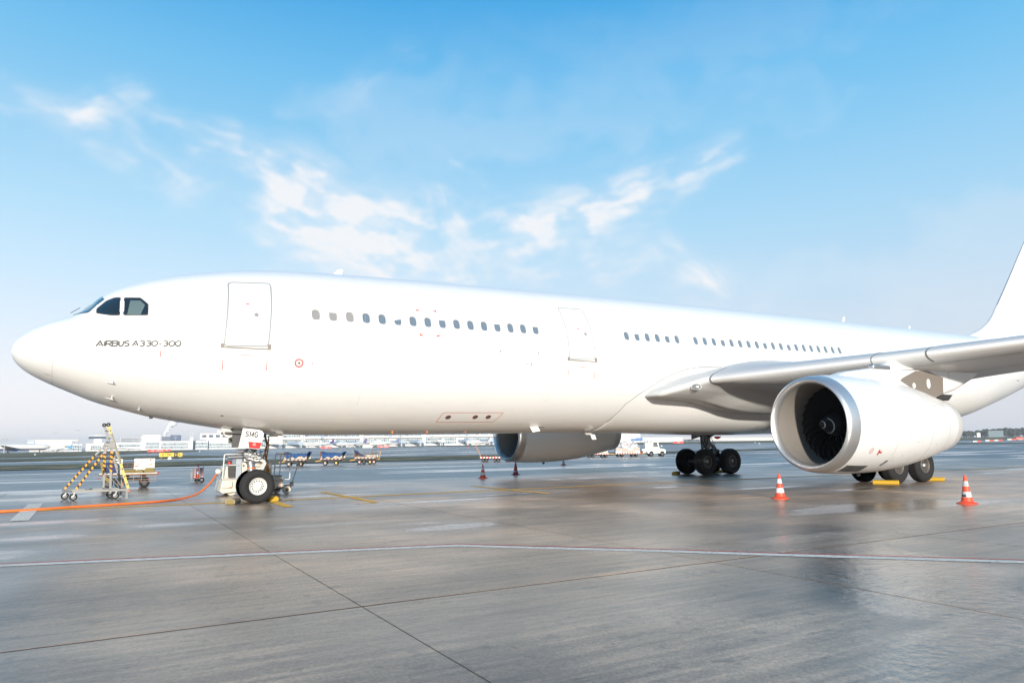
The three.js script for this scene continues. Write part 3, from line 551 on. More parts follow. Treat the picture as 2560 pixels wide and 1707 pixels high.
// belly lights, orange covers and open service doors under the fuselage
for (const [x, z] of [[10.9, .75], [12.2, .7], [13.75, .62]]) part('orange_plug', rbox(.06, .08, .05, x, fus(x, -1.3).y - .02, z, .02), M.orange, plane);
part('beacon', T(lathe([[.16, 0], [.14, -.05], [.08, -.11], [0, -.13]], 20), 27.2, 2.02, 0), mat(.25, .01, .01, .2), plane);
each('service_door', [box(.34, .02, .26, 16.42, 2.30, 1.13, .9, 0, .15), box(.3, .015, .12, 19.35, 2.13, .55, .5), box(.22, .015, .22, 19.5, 2.0, .66, 1.1)], M.whiteFlat, plane);
part('service_recess', [T(extr([[-.14, -.03], [.14, -.03], [.18, .03], [-.1, .03]], .01), 16.72, 2.40, 1.10)], M.darkGrey, plane);

// belly fairing, standing a little proud of the skin with a dark edge gap
{
  const L = [[19.35, 2.16], [19.55, 2.55], [19.92, 3.255], [20.39, 3.626], [21.26, 4.168], [22.17, 4.544], [22.71, 4.703], [23.45, 4.82], [24.45, 4.855], [26, 4.87], [33, 4.95], [37, 4.7], [40, 3.9], [42.5, 2.9]];
  const yl = pchip(L.map(p => p[0]), L.map(p => p[1])), X0 = 19.36, X1 = 42.4;
  const bulge = pchip([19.3, 21, 24, 28, 33, 37, 40, 42.5], [0, .05, .24, .40, .40, .30, .12, 0]);
  const F = s => (u, v) => {
    const x = X0 + (X1 - X0) * u, p0 = phY(x, Math.min(yl(x), fT(x) - .2)), ph = p0 + (-Math.PI / 2 - p0) * v;
    const k = Math.sin(Math.min(1, v * 1.5) * Math.PI / 2) ** 1.6, down = sstep(.45, 1, v);
    const o = fus(x, ph).addScaledVector(fusN(x, ph), .012 + bulge(x) * k * (1 - .45 * down)); o.z *= s; return o;
  };
  const g = [F(1), F(-1)].map(f => grid(110, 40, f));
  part('belly_fairing', g, M.white, plane);
  part('fairing_seam', fusLine(L.slice(0, 10), .024, .016), M.seamDark, plane);
}
// ---------------------------------------------------------------- wings
// z, leading edge x, y, chord, thickness, twist (nose up)
const WS = [[2.2, 20.72, 3.58, 12.2, .11, .02], [2.8, 20.72, 3.58, 12.1, .11, .022], [3.15, 20.76, 3.59, 11.9, .112, .024], [3.45, 21.02, 3.69, 11.5, .113, .025], [3.85, 21.6, 3.89, 10.75, .115, .026], [4.3, 22.32, 4.13, 9.98, .116, .028], [5.0, 22.78, 4.20, 9.55, .115, .028], [7, 24.05, 4.375, 8.45, .11, .026], [9.37, 25.55, 4.58, 7.2, .108, .022], [12, 27.24, 4.83, 6.55, .105, .018], [18, 31.06, 5.44, 5.15, .115, .01], [24, 34.9, 6.13, 3.8, .11, .004], [29, 38.1, 6.75, 2.55, .105, 0]];
const wZ = WS.map(s => s[0]), wf = [1, 2, 3, 4, 5].map(k => pchip(wZ, WS.map(s => s[k])));
function thick(t) { return 5 * (.2969 * Math.sqrt(t) - .126 * t - .3516 * t * t + .2843 * t ** 3 - .1036 * t ** 4); }
const rootUp = pchip([0, .05, .15, .6, 1.7, 3, 5, 8, 12.6], [0, .1, .18, .38, .80, 1.03, 1.15, .9, 0]), rootLo = pchip([0, .03, .1, .5, 2.1, 3, 3.9, 5.2, 6.7, 9, 12.6], [0, -.05, -.08, -.11, -.19, -.33, -.5, -.62, -.64, -.4, -.1]);
function wingP(z, s, off = 0) {        // s -1..1: lower trailing edge -> leading edge -> upper trailing edge
  const t = s * s, [x0, y0, c, th, tw] = wf.map(f => f(z)), cam = .018 * Math.sin(Math.PI * t) - .02 * t * t;
  let y = cam * c + Math.sign(s) * thick(t) * th * c * (s < 0 ? 1.12 : .92);
  const x = t * c; if (z < 6.4) { const k = sstep(6.4, 3.1, z), yc = s < 0 ? rootLo(x) : rootUp(x); y += (yc + x * Math.sin(tw) - y) * k; } const P = V(x0 + x * Math.cos(tw) + y * Math.sin(tw), y0 - x * Math.sin(tw) + y * Math.cos(tw), z);
  if (off) { const e = .004, a = wingP(z, clamp(s + e, -1, 1)).sub(wingP(z, clamp(s - e, -1, 1))), b = wingP(z + .02, s).sub(wingP(z - .02, s)); P.addScaledVector(V().crossVectors(b, a).normalize(), off); }
  return P;
}
function wingPatch(z0, z1, s0, s1, off, nz, ns, flip) { return grid(nz, ns, (u, v) => { const p = wingP(z0 + (z1 - z0) * u, s0 + (s1 - s0) * v, off); p.z *= flip; return p; }); }
for (const f of [1, -1]) {
  const w = part('wing', [wingPatch(2.2, 6.4, -1, 1, 0, 60, 96, f), wingPatch(6.4, 29, -1, 1, 0, 66, 96, f)], M.wing, plane);
  // tip cap and winglet
  const tip = [0, 1, 2].map(i => wingP(29, -.9 + i * .9));
  part('winglet', grid(10, 24, (u, v) => { const s = -1 + 2 * v, k = 1 - .62 * u, p = wingP(29, s), le = wingP(29, 0); return V(le.x + 2.0 * u + (p.x - le.x) * k, le.y + .05 + 2.2 * u ** 1.25 + (p.y - le.y) * k, (29 + 1.35 * Math.sin(u * 1.5)) * f); }), M.white, w);
  const slats = [[4.36, 9.0], [10.45, 14.2], [14.25, 18.6], [18.65, 23.2], [23.25, 28.4]];
  for (const [a, b] of slats) part('slat', wingPatch(a, b, -.13, .36, .010, 24, 22, f), M.aluRough, w);
  each('slat_gap', [wingPatch(4.31, 4.36, -.24, .30, .006, 1, 16, f), wingPatch(9.0, 9.03, -.22, .3, .005, 1, 14, f), wingPatch(10.40, 10.45, -.26, .3, .005, 1, 14, f), ...[[14.2, 14.25], [18.6, 18.65], [23.2, 23.25]].map(([a, b]) => wingPatch(a, b, -.2, .3, .004, 1, 12, f))], M.seamDark, w);
  each('wing_seam', [wingPatch(4.4, 28, -.335, -.33, .003, 30, 1, f), wingPatch(4.4, 28, -.78, -.776, .003, 30, 1, f), wingPatch(9.1, 28, .37, .373, .003, 30, 1, f)], M.darkGrey, w);
  // landing light in the root, an oval recess behind clear glass
  { const P = wingP(4.02, -.02), g = T(new THREE.SphereGeometry(1, 24, 16), 0, 0, 0); g.scale(.07, .10, .20);
    g.rotateY(f * .85); g.translate(P.x + .03, P.y - .12, P.z * f); const o = part('landing_light', g, mat(.35, .35, .35, .15, .6), w);
    const r = new THREE.TorusGeometry(.2, .018, 8, 28); r.scale(1, .55, 1); r.rotateY(f * .85 + (f < 0 ? 0 : 0)); r.rotateY(f > 0 ? -Math.PI / 2 + .15 : Math.PI / 2 - .15); r.translate(P.x - .01, P.y - .12, P.z * f + .04 * f); part('light_rim', r, M.wing, o); }
  // flap track fairings under the trailing edge
  for (const [z, L, r] of [[8.0, 3.6, .30], [13.0, 4.4, .34], [17.6, 3.9, .30], [21.8, 3.3, .26]]) {
    const te = wingP(z, -1), le = wingP(z, -.62), prof = [[0, 0], [.35, .1], [.7, .25], [1, .5], [.9, .72], [.55, .9], [0, 1]].map(([a, t]) => [a * r, t * L]);
    const g = lathe(prof, 20, 'x'); g.scale(1, 1.35, .8); g.rotateZ(-.09); g.translate(le.x - .1, le.y - .22, z * f); part('flap_track_fairing', g, M.wing, w);
  }
}
// ---------------------------------------------------------------- engines
const EZ = 9.37, EX = 21.2, EY = 2.30;
function engine(f) {
  const e = new THREE.Group(); e.name = 'engine'; e.position.set(EX, EY, EZ * f); plane.add(e);
  const outer = pchip([0, .05, .2, .6, 1.6, 2.7, 4.0, 5.4, 6.5, 7.2], [1.36, 1.43, 1.48, 1.535, 1.572, 1.56, 1.47, 1.27, 1.05, .92]);
  const inner = pchip([0, .05, .2, .55, 1.0, 1.6], [1.36, 1.315, 1.265, 1.235, 1.24, 1.25]);
  const prof = (fn, a, b, n) => Array.from({ length: n + 1 }, (_, i) => { const x = a + (b - a) * i / n; return [fn(x), x]; });
  part('inlet_lip', lathe([...prof(inner, .26, 0, 12), ...prof(outer, 0, .44, 16)], 96, 'x'), M.lip, e);
  part('inlet_duct', lathe(prof(inner, .26, 1.6, 14), 72, 'x'), M.inlet, e);
  part('cowl', lathe(prof(outer, .44, 6.75, 40), 96, 'x'), M.white, e);
  part('exhaust_nozzle', lathe([...prof(outer, 6.75, 7.2, 4), [.88, 7.19], [.92, 6.6], [.97, 6.0]], 72, 'x'), M.aluRough, e);
  part('exhaust_plug', lathe([[.62, 5.9], [.55, 6.5], [.38, 7.05], [.12, 7.5], [0, 7.55]], 40, 'x'), M.heat, e);
  const on = (x, a, off) => V(x, (outer(x) + off) * Math.sin(a), (outer(x) + off) * Math.cos(a) * f), nn = a => V(0, Math.sin(a), Math.cos(a) * f);
  const eline = (pts, w, off = .004) => strip(pts.map(([x, a]) => on(x, a, off)), pts.map(([x, a]) => nn(a)), w);
  const arcL = (x, a0, a1, n = 30) => Array.from({ length: n + 1 }, (_, i) => [x, a0 + (a1 - a0) * i / n]);
  each('cowl_seam', [eline(arcL(2.35, -1.45, 1.5), .012), eline(arcL(4.45, -1.45, 1.5), .012), eline(arcL(5.9, -1.45, 1.5), .010), eline([[.6, -.02], [2.3, -.02]], .006), eline(rquad([[2.6, .75], [3.7, .8], [3.7, .25], [2.6, .2]], .15), .008), eline(rquad([[2.5, -.25], [3.75, -.25], [3.75, -.85], [2.5, -.85]], .15), .008)], M.seam, e);
  each('latch', [[2.9, .3], [2.9, -.3], [2.9, -.7], [3.5, -.4], [4.2, .1], [1.4, -.1], [4.9, -.5], [4.9, .45]].map(([x, a]) => eline([[x, a], [x + .09, a]], .02, .006)), M.seam, e);
  each('warning_mark', [eline([[1.38, -.36], [1.25, -.86]], .03, .005), eline(Array.from({ length: 15 }, (_, i) => [1.14 + .07 * Math.cos(i / 14 * 6.283), -.56 + .055 * Math.sin(i / 14 * 6.283)]), .018, .005), eline([[1.12, -.58], [1.16, -.54]], .02, .005)], M.redSoft, e);
  part('danger_mark', [eline([[1.52, -.54], [1.545, -.60], [1.52, -.66]], .07, .005), eline([[1.54, -.60], [1.66, -.60]], .05, .005), eline([[1.66, -.575], [1.66, -.625]], .05, .005)], M.red, e);
  part('vent_panel', [eline([[2.2, -.98], [2.32, -.82]], .10, .006)], M.dark, e);
  part('lower_grille', grid(10, 6, (u, v) => on(.56 + 1.0 * u - .3 * v * (u > .5 ? 1 : 0) * 0, -1.22 + .26 * v, .006)), M.darkGrey, e);
  each('grille_slot', [0, 1, 2].map(i => eline([[.72 + .02 * i, -1.16 + .07 * i], [.95 + .02 * i, -1.16 + .07 * i]], .022, .010)), M.black, e);
  part('drain_mast', [box(.14, .12, .03, 2.4, -1.6, 0)], M.dark, e);
  // fan
  part('fan_disc', lathe([[1.25, 1.62], [.2, 1.62]], 40, 'x'), M.black, e);
  const NB = 26;
  const blade = grid(10, 3, (u, v) => { const r = .36 + .865 * u, tw = .35 + .85 * u, w = .26 + .12 * Math.sin(u * 2.6), q = (v - .5) * w, sw = .12 * Math.sin(u * Math.PI); return V(1.36 + q * Math.cos(tw) + .05 * u, r, q * Math.sin(tw) + sw); });
  for (let i = 0; i < NB; i++) { const g = blade.clone(); g.rotateX(i / NB * 2 * Math.PI); part('fan_blade', g, M.fan, e); }
  const sp = part('spinner', lathe([[0, .62], [.04, .64], [.2, .92], [.36, 1.30], [.38, 1.45]], 40, 'x'), mat(.02, .02, .022, .3), e);
  const R = x => pchip([.62, .64, .92, 1.30], [0, .04, .2, .36])(x) + .004;
  const spir = (x0, x1, a0, a1, w) => { const P = [], N = []; for (let i = 0; i <= 22; i++) { const t = i / 22, x = x0 + (x1 - x0) * t, a = a0 + (a1 - a0) * t; P.push(V(x, R(x) * Math.sin(a), R(x) * Math.cos(a))); N.push(V(-.45, Math.sin(a) * .9, Math.cos(a) * .9).normalize()); } return strip(P, N, w); };
  each('spinner_swirl', [spir(.68, .76, 1.9, -1.9, .035), spir(.90, 1.12, 1.2, -2.0, .04)], M.whiteFlat, e);
  return e;
}
engine(1); engine(-1);
// pylons
for (const f of [1, -1]) {
  const z = EZ * f, out = [[22.1, 3.72], [23.05, 4.0], [24.3, 4.16], [25.25, 4.3], [25.9, 4.62], [27.2, 4.62], [29.1, 4.50], [31.2, 4.55], [31.7, 4.52], [31.66, 4.42], [30.6, 3.97], [29.5, 3.57], [28.57, 3.37], [28.05, 3.24], [27.4, 3.1], [24, 3.4]];
  const g = toCreasedNormals(prep(extr(out, .56, .16)), .9); g.translate(0, 0, z);
  const p = part('pylon', g, M.white, plane);
  const hole = (cx, cy, rx, ry) => ell(cx, cy, rx, ry, 24).reverse();
  for (const s of [1, -1]) {
    part('heat_shield', T(extr([[25.9, 3.80], [26.05, 3.90], [26.9, 4.19], [27.66, 4.21], [28.6, 4.01], [28.52, 3.42], [28.1, 3.33], [27.5, 3.2]], .012, .003, [hole(26.72, 3.66, .11, .10), hole(27.63, 3.76, .13, .18)]), 0, 0, z + .284 * s), M.heat, p);
    each('rivet_line', [bar([26.1, 4.3, z + .2815 * s], [29, 4.32, z + .2815 * s], .004, .012), bar([29.0, 3.62, z + .2815 * s], [29.0, 4.42, z + .2815 * s], .012, .004), bar([24.2, 3.55, z + .2815 * s], [24.2, 4.05, z + .2815 * s], .012, .004), bar([25.1, 3.7, z + .2815 * s], [25.1, 4.2, z + .2815 * s], .012, .004)], M.seam, p);
  }
  part('vent_scoop', rbox(1.0, .16, .22, 24.9, 4.22, z + .2, .06), M.alu, p);
  part('aft_fairing', T(extr([[28.4, 3.26], [28.6, 3.2], [29.1, 3.2], [29.4, 3.42], [28.6, 3.42]], .34, .04), 0, 0, z), M.dark, p);
}
// ---------------------------------------------------------------- tail
{
  const LE = pchip([7.9, 8.38, 8.9, 9.7, 10.77, 15.7, 17.3], [47.6, 49.95, 51.7, 53.2, 54.32, 59.03, 60.55]), TE = y => 61.6 + .27 * (y - 8);
  const fin = grid(40, 40, (u, v) => { const y = 7.9 + 9.4 * u, s = -1 + 2 * v, t = s * s, x0 = LE(y), c = TE(y) - x0; return V(x0 + t * c, y, Math.sign(s) * thick(t) * .095 * Math.min(c, 9) * (1 - .1 * u)); });
  part('vertical_fin', fin, M.white, plane);
  part('fin_leading_edge', strip(Array.from({ length: 24 }, (_, i) => V(LE(10.8 + i * .28) - .012, 10.8 + i * .28, 0)), Array.from({ length: 24 }, () => V(-.72, .7, 0)), .05), M.alu, plane);
  for (const f of [1, -1]) part('tailplane', grid(20, 30, (u, v) => { const s = -1 + 2 * v, t = s * s, z = .8 + 8.9 * u, x0 = 55.6 + .62 * z, c = 5.4 - 3.5 * u; return V(x0 + t * c, 7.25 + .1 * z + Math.sign(s) * thick(t) * .1 * c, z * f); }), M.wing, plane);
  part('static_plate', fusPatch(51.2, 51.7, 5.35, 5.42, .006, 2, 1), M.seam, plane);
}
// ---------------------------------------------------------------- landing gear
function tyre(R, w, ri) {          // lathe about z: rounded shoulders and shallow tread grooves
  const p = [], h = w / 2;
  p.push([ri, -h * .62], [ri + (R - ri) * .25, -h * .9], [ri + (R - ri) * .55, -h], [R - .09 * R, -h * .9], [R - .03 * R, -h * .72], [R, -h * .5]);
  for (const k of [-.42, -.14, .14, .42]) p.push([R, h * (k - .03)], [R - .012, h * (k - .022)], [R - .012, h * (k + .022)], [R, h * (k + .03)]);
  p.push([R, h * .5], [R - .03 * R, h * .72], [R - .09 * R, h * .9], [ri + (R - ri) * .55, h], [ri + (R - ri) * .25, h * .9], [ri, h * .62]);
  return toCreasedNormals(prep(lathe(p, 56, 'z')), .7);
}
function rim(R, w, hub, holes, nh) { // wheel disc with lightening holes on the outer (+z) side
  const disc = extr(ell(0, 0, R * .86, R * .86, 40), .03, .006, Array.from({ length: nh }, (_, i) => { const a = i / nh * 2 * Math.PI; return ell(Math.cos(a) * R * .66, Math.sin(a) * R * .66, holes, holes, 10).reverse(); }));
  disc.translate(0, 0, w * .22);
  return [lathe([[R, w * .34], [R * 1.05, w * .40], [R * 1.02, w * .43], [R * .9, w * .36], [R * .86, w * .24]], 48, 'z'), disc, lathe([[R * .46, w * .24], [R * .44, w * .36], [R * .3, w * .41], [0, w * .42]], 32, 'z')];
}
{ // nose gear
  const g = new THREE.Group(); g.name = 'nose_landing_gear'; plane.add(g);
  const ax = 6.63, ay = .515, R = .515;
  for (const s of [1, -1]) {
    const z = .33 * s, put = q => { q = merge([q]); if (s < 0) q.scale(1, 1, -1); q.translate(ax, ay, z); return q; };
    part('tyre', put(tyre(R, .36, .262)), M.rubber, g);
    part('wheel_rim', put(rim(.255, .36, 0, .022, 14)), M.rimWhite, g);
    part('wheel_back', put(lathe([[.255, .0], [.0, .02]], 32, 'z')), M.darkGrey, g);
    part('hub_cap', put(lathe([[.1, .14], [.095, .165], [.0, .17]], 28, 'z')), M.whiteFlat, g);
  }
  part('axle', [rod([ax, ay, -.42], [ax, ay, .42], .07), rod([ax, ay, 0], [6.5, .78, 0], .085)], M.steel, g);
  part('piston', [rod([6.52, .72, 0], [6.47, 1.22, 0], .088, .088, 24)], M.chrome, g);
  part('piston_collar', [rod([6.50, 1.0, 0], [6.475, 1.22, 0], .125, .125, 24)], M.steel, g);
  part('piston_band', [rod([6.494, 1.045, 0], [6.49, 1.085, 0], .129, .129, 24)], M.orange, g);
  part('strut', [rod([6.475, 1.2, 0], [6.40, 2.45, 0], .145, .15, 24), ...[1.26, 1.36, 1.5, 1.62, 1.74].map((y, i) => T(lathe([[.15, -.03], [.19 + .02 * (i % 2), -.022], [.19 + .02 * (i % 2), .022], [.15, .03]], 24), 6.475 - (y - 1.2) * .06, y, 0)), rbox(.34, .2, .3, 6.44, 1.45, 0, .03), rbox(.2, .34, .34, 6.33, 1.42, .0, .03)], M.steel, g);
  part('steering_actuator', [rod([5.8, 1.415, .16], [6.36, 1.43, .16], .062, .062, 16), rod([5.74, 1.415, .16], [5.86, 1.415, .16], .045, .045, 14), rod([6.0, 1.43, -.16], [6.4, 1.43, -.16], .062), rod([6.08, 1.58, .18], [6.26, 1.6, .18], .055), rod([6.03, 1.585, .18], [6.1, 1.585, .18], .065)], M.alu, g);
  part('torque_link', [bar([6.56, 1.42, .12], [6.9, 1.24, .05], .05, .09), bar([6.56, 1.42, -.12], [6.9, 1.24, -.05], .05, .09), bar([6.9, 1.24, .05], [6.66, .74, .1], .05, .09), bar([6.9, 1.24, -.05], [6.66, .74, -.1], .05, .09), T(lathe([[0, -.04], [.055, -.04], [.055, .04], [0, .04]], 18, 'z'), 6.6, 1.41, .16)], M.lightGrey, g);
  part('hydraulic_lines', [pipe([[6.3, 1.72, .2], [6.52, 1.6, .26], [6.62, 1.48, .2], [6.6, 1.3, .15]], .012), pipe([[6.5, 1.75, .2], [6.72, 1.6, .2], [6.7, 1.45, .2]], .01), pipe([[6.9, 1.26, .08], [6.98, 1.32, .06], [6.96, 1.1, .06], [6.76, .8, .1]], .011), pipe([[6.2, 1.62, .2], [6.15, 1.5, .26], [6.3, 1.34, .24], [6.44, 1.3, .2]], .012)], M.black, g);
  part('couplings', [...Array.from({ length: 14 }, (_, i) => rbox(.05 + .04 * (i % 3), .05, .06, 6.26 + .032 * i, 1.30 + .32 * ((i * 7 % 11) / 11), .17 + .04 * (i % 2), .01))], M.aluRough, g);
  part('taxi_light', [T(lathe([[0, 0], [.07, .02], [.085, .09], [.08, .1]], 20, 'x'), 6.12, 1.86, -.2)], M.alu, g);
  part('drag_brace', [extr([[5.48, 2.32], [5.68, 2.34], [5.84, 2.2], [5.86, 2.06], [5.74, 2.0], [5.62, 2.06]], .09, .012, [ell(5.77, 2.1, .026, .026, 14).reverse()]), bar([5.8, 2.06, 0], [6.3, 1.72, 0], .07, .08)].map((q, i) => i ? q : T(q, 0, 0, .25)), M.lightGrey, g);
  part('bay_door', [box(.3, .54, .02, 5.98, 1.98, .30, 0, .05), box(.72, .5, .02, 6.2, 2.1, -.45)], M.darkGrey, g);
  const P = [[6.11, 2.31], [6.60, 2.26], [6.70, 2.215], [6.745, 2.13], [6.70, 1.87], [6.63, 1.65], [6.0, 1.715]];
  const dr = part('gear_door', T(extr(P, .024, .006), 0, 0, .45), M.whiteFlat, g);
  each('door_letter', planeText([['S', 0, .52], ['M', .85, 1.42], ['G', 1.76, 2.28]], V(6.19, 2.055, .4655), V(1, -.085, 0).normalize(), V(0, 1, 0), .155, .028, .14), M.ink, dr);
  part('tow_placard', T(extr([[6.285, 1.89], [6.685, 1.855], [6.622, 1.668], [6.312, 1.697]], .004), 0, 0, .4635), M.red, dr);
  each('placard_letter', [...planeText([['M', 0, .62], ['A', .85, 1.45], ['X', 1.68, 2.2]], V(6.43, 1.815, .4665), V(1, -.08, 0).normalize(), V(0, 1, 0), .034, .0065), ...planeText([['T', 0, .6], ['O', .82, 1.5], ['W', 1.75, 2.6]], V(6.41, 1.77, .4665), V(1, -.08, 0).normalize(), V(0, 1, 0), .036, .0065), ...planeText([['-', 0, 1.2]], V(6.2, 1.76, .4665), V(1, -.08, 0).normalize(), V(0, 1, 0), .03, .012)], M.whiteFlat, dr);
  dr.scale.setScalar(.985); dr.position.set(2.087 * .015, 1.77 * .015, .355);      // hung clear of the belly skin
  part('door_hinge', [rod([6.2, 2.2, .3], [6.2, 2.24, .79], .025), rod([6.55, 2.1, .2], [6.55, 2.2, .79], .025)], M.steel, g);
  part('lock_stay', [rod([6.83, 2.12, .12], [6.96, 1.66, .12], .035), rbox(.08, .1, .08, 6.84, 2.1, .12, .02), rod([6.97, 1.66, .12], [6.62, 1.52, .12], .012), rod([6.68, 1.92, .12], [6.86, 1.92, .12], .012), rod([6.66, 1.88, .12], [6.92, 1.68, .12], .008)], M.darkGrey, g);
  part('rear_bay_door', [rbox(.42, .36, .03, 7.2, 1.99, .06, .012), rbox(.4, .05, .08, 7.2, 2.16, .1, .02)], M.whiteFlat, g);
  part('bay_edge', [rbox(1.5, .06, .9, 6.35, 2.16, 0, .02)], M.darkGrey, g);
}
function mainGear(f) {
  const g = new THREE.Group(); g.name = 'main_landing_gear'; g.position.set(32.04, 0, 5.34 * f); plane.add(g);
  const R = .70;
  for (const sx of [-.96, .96]) for (const sz of [-.70, .70]) {
    const up = sx < 0 ? 0 : 0, out = sz > 0 ? 1 : -1;
    const put = q => { q = merge([q]); if (out < 0) q.scale(1, 1, -1); q.translate(sx, R + up, sz); return q; };
    part('tyre', put(tyre(R, .50, .30)), M.rubber, g);
    part('wheel_rim', put([lathe([[.30, .14], [.335, .19], [.315, .215], [.27, .2], [.25, .08]], 44, 'z'), lathe([[.25, .08], [.14, .06]], 36, 'z')]), M.rimGrey, g);
    part('wheel_back', put(lathe([[.3, -.1], [.0, -.08]], 28, 'z')), M.black, g);
    part('wheel_hub', put(lathe([[.14, .05], [.13, .13], [.09, .17], [.06, .22], [0, .225]], 24, 'z')), M.steel, g);
    part('brake_bolts', put(Array.from({ length: 9 }, (_, i) => { const a = i / 9 * 2 * Math.PI; return rod([Math.cos(a) * .2, Math.sin(a) * .2, .06], [Math.cos(a) * .2, Math.sin(a) * .2, .11], .022, .022, 8); })), M.dark, g);
    part('brake_pack', put(lathe([[.28, -.32], [.28, -.12], [.1, -.1]], 24, 'z')), M.darkGrey, g);
  }
  part('bogie_beam', [rod([-1.0, R, 0], [1.0, R, 0], .16, .16, 16), rod([-.96, R, -.62], [-.96, R, .62], .09), rod([.96, R, -.62], [.96, R, .62], .09)], M.darkGrey, g);
  part('strut', [rod([0, R, 0], [-.03, 1.55, 0], .15, .15, 20), rod([-.03, 1.45, 0], [-.12, 3.3, .12 * f], .23, .25, 20), T(lathe([[.23, 0], [.28, .02], [.28, .1], [.23, .12]], 20), -.04, 1.62, 0), rbox(.7, .22, .3, -.1, 2.15, 0, .05)], M.grey, g);
  part('torque_link', [bar([.2, 1.7, 0], [.62, 1.32, 0], .22, .09), bar([.62, 1.32, 0], [.2, .86, 0], .22, .09), rod([.3, 1.4, .1], [.78, 1.28, .1], .06)], M.grey, g);
  part('side_brace', [rod([-.05, 2.0, 0], [-.2, 2.75, -1.9 * f], .10, .12, 12), rod([-.5, 2.1, 0], [-.62, 1.2, -.2 * f], .05), rod([-.62, 1.25, .1], [-.3, 1.05, .1], .045), rod([-.58, 1.9, .12], [-.2, 1.25, .12], .04)], M.darkGrey, g);
  part('hoses', [pipe([[-.2, 2.1, .2], [-.5, 1.8, .25], [-.62, 1.3, .25], [-.7, 1.05, .3]], .02), pipe([[-.1, 2.1, .22], [-.36, 1.6, .28], [-.5, 1.2, .2], [-.9, .95, .3]], .018), pipe([[.1, 2.0, .2], [.3, 1.6, .25], [.5, 1.2, .2], [.9, .95, .3]], .018)], M.black, g);
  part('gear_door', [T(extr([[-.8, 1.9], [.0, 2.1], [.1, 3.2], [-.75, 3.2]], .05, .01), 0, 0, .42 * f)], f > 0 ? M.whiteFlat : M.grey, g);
}
mainGear(1); mainGear(-1);

// ---------------------------------------------------------------- wheel chocks
function chock(x, z, turn, len, m, label) {
  const c = thing('wheel_chock', label, 'wheel chock', 'chocks at the aircraft wheels', x, 0, z, turn);
  part('chock_body', T(extr([[-.12, .0], [.12, .0], [.145, .03], [.15, .07], [.135, .115], [.10, .15], [.05, .165], [-.05, .165], [-.10, .15], [-.135, .115], [-.15, .07], [-.145, .03]], len, .015), 0, .002, 0), m, c);
  for (const s of [1, -1]) part('end_plate', T(extr([[-.11, .01], [.11, .01], [.125, .055], [.085, .145], [-.085, .145], [-.125, .055]], .012, .003), 0, .002, s * (len / 2 + .006)), m === M.yellow ? M.yellow : M.yellowDirty, c);
  part('carry_rope', pipe([[.1, .15, len * .42], [.22, .02, len * .5], [.45, .012, len * .4], [.6, .012, len * .55]], .008), M.dark, c);
  return c;
}
const chockWood = mat(.30, .26, .19, .85);
chock(5.98, .12, -.45, .62, chockWood, 'worn wood and yellow chock in front of nose wheels');
chock(7.21, -.22, .1, .5, M.yellow, 'bright yellow chock behind nose wheels');
chock(30.2, 6.15, .55, .95, M.yellow, 'long yellow chock in front of near main wheels under engine');
chock(33.95, 5.9, .5, 1.0, M.yellow, 'yellow chock behind near main wheels under engine');
chock(30.15, -5.95, -.95, 1.0, M.yellow, 'yellow chock in shade before far main wheels');
chock(33.9, -6.2, .4, .8, M.yellow, 'yellow chock in shade behind far main wheels');
// ---------------------------------------------------------------- traffic cones
function cone(x, z, h, turn, kind, label) {
  const c = thing('traffic_cone', label, 'traffic cone', 'cones around the aircraft', x, 0, z, turn), y0 = .035, r0 = .155, r1 = .028;
  const red = kind === 'shaded' ? M.coneShaded : M.coneRed, wh = kind === 'shaded' ? mat(.42, .40, .39, .7) : kind === 'marked' ? mat(.46, .48, .48, .5) : M.coneWhite;  // one cone gets darker red and white, the engine shade put into its colour
  const R = t => r0 + (r1 - r0) * t, seg = (a, b, e) => lathe([[R(a) + e, y0 + (h - y0) * a], [R(b) + e, y0 + (h - y0) * b]], 32);
  part('base', [lathe([[.26, 0], [.265, .012], [.25, .028], [.19, .04], [R(0), .075]], 36)], red, c);
  part('cone_body', [seg(0, 1, 0), lathe([[r1, h], [r1 - .008, h + .004], [0, h + .004]], 20)], red, c);
  const bands = kind === 'shaded' ? [[.19, .32]] : kind === 'short' ? [[.2, .42], [.62, .8]] : [[.2, .4], [.6, .79]];
  for (const [a, b] of bands) part('white_band', seg(a, b, .003), wh, c);
  if (kind === 'marked') part('dark_patch', [lathe([[R(.2) + .0045, y0 + (h - y0) * .21], [R(.27) + .0045, y0 + (h - y0) * .30]], 10, 'y', 3.9, .9), lathe([[R(.6) + .0045, y0 + (h - y0) * .61], [R(.78) + .0045, y0 + (h - y0) * .78]], 4, 'y', 5.1, .12)], mat(.05, .06, .06, .7), c);  // dirt smudges on the white bands
  if (kind === 'shaded') part('dark_patch', [lathe([[R(.5) + .003, y0 + (h - y0) * .5], [R(.8) + .003, y0 + (h - y0) * .8]], 10, 'y', 4.2, 1.6)], mat(.05, .012, .012, .8), c);  // dark maroon patch on the upper part of this cone
}
cone(23.36, 12.77, .78, .3, 'marked', 'grubby red and white cone nearest camera, dark marks on band');
cone(20.79, 8.53, .76, 0, 'clean', 'clean red and white cone standing below engine inlet');
cone(19.57, -8.9, .70, 1, 'clean', 'red and white cone left of far engine');
cone(23.02, -11.39, .72, 2, 'shaded', 'red cone painted dark for shade, directly under far engine inlet');
cone(34.98, -23.9, .5, 2, 'short', 'small distant cone half hidden beneath far engine');
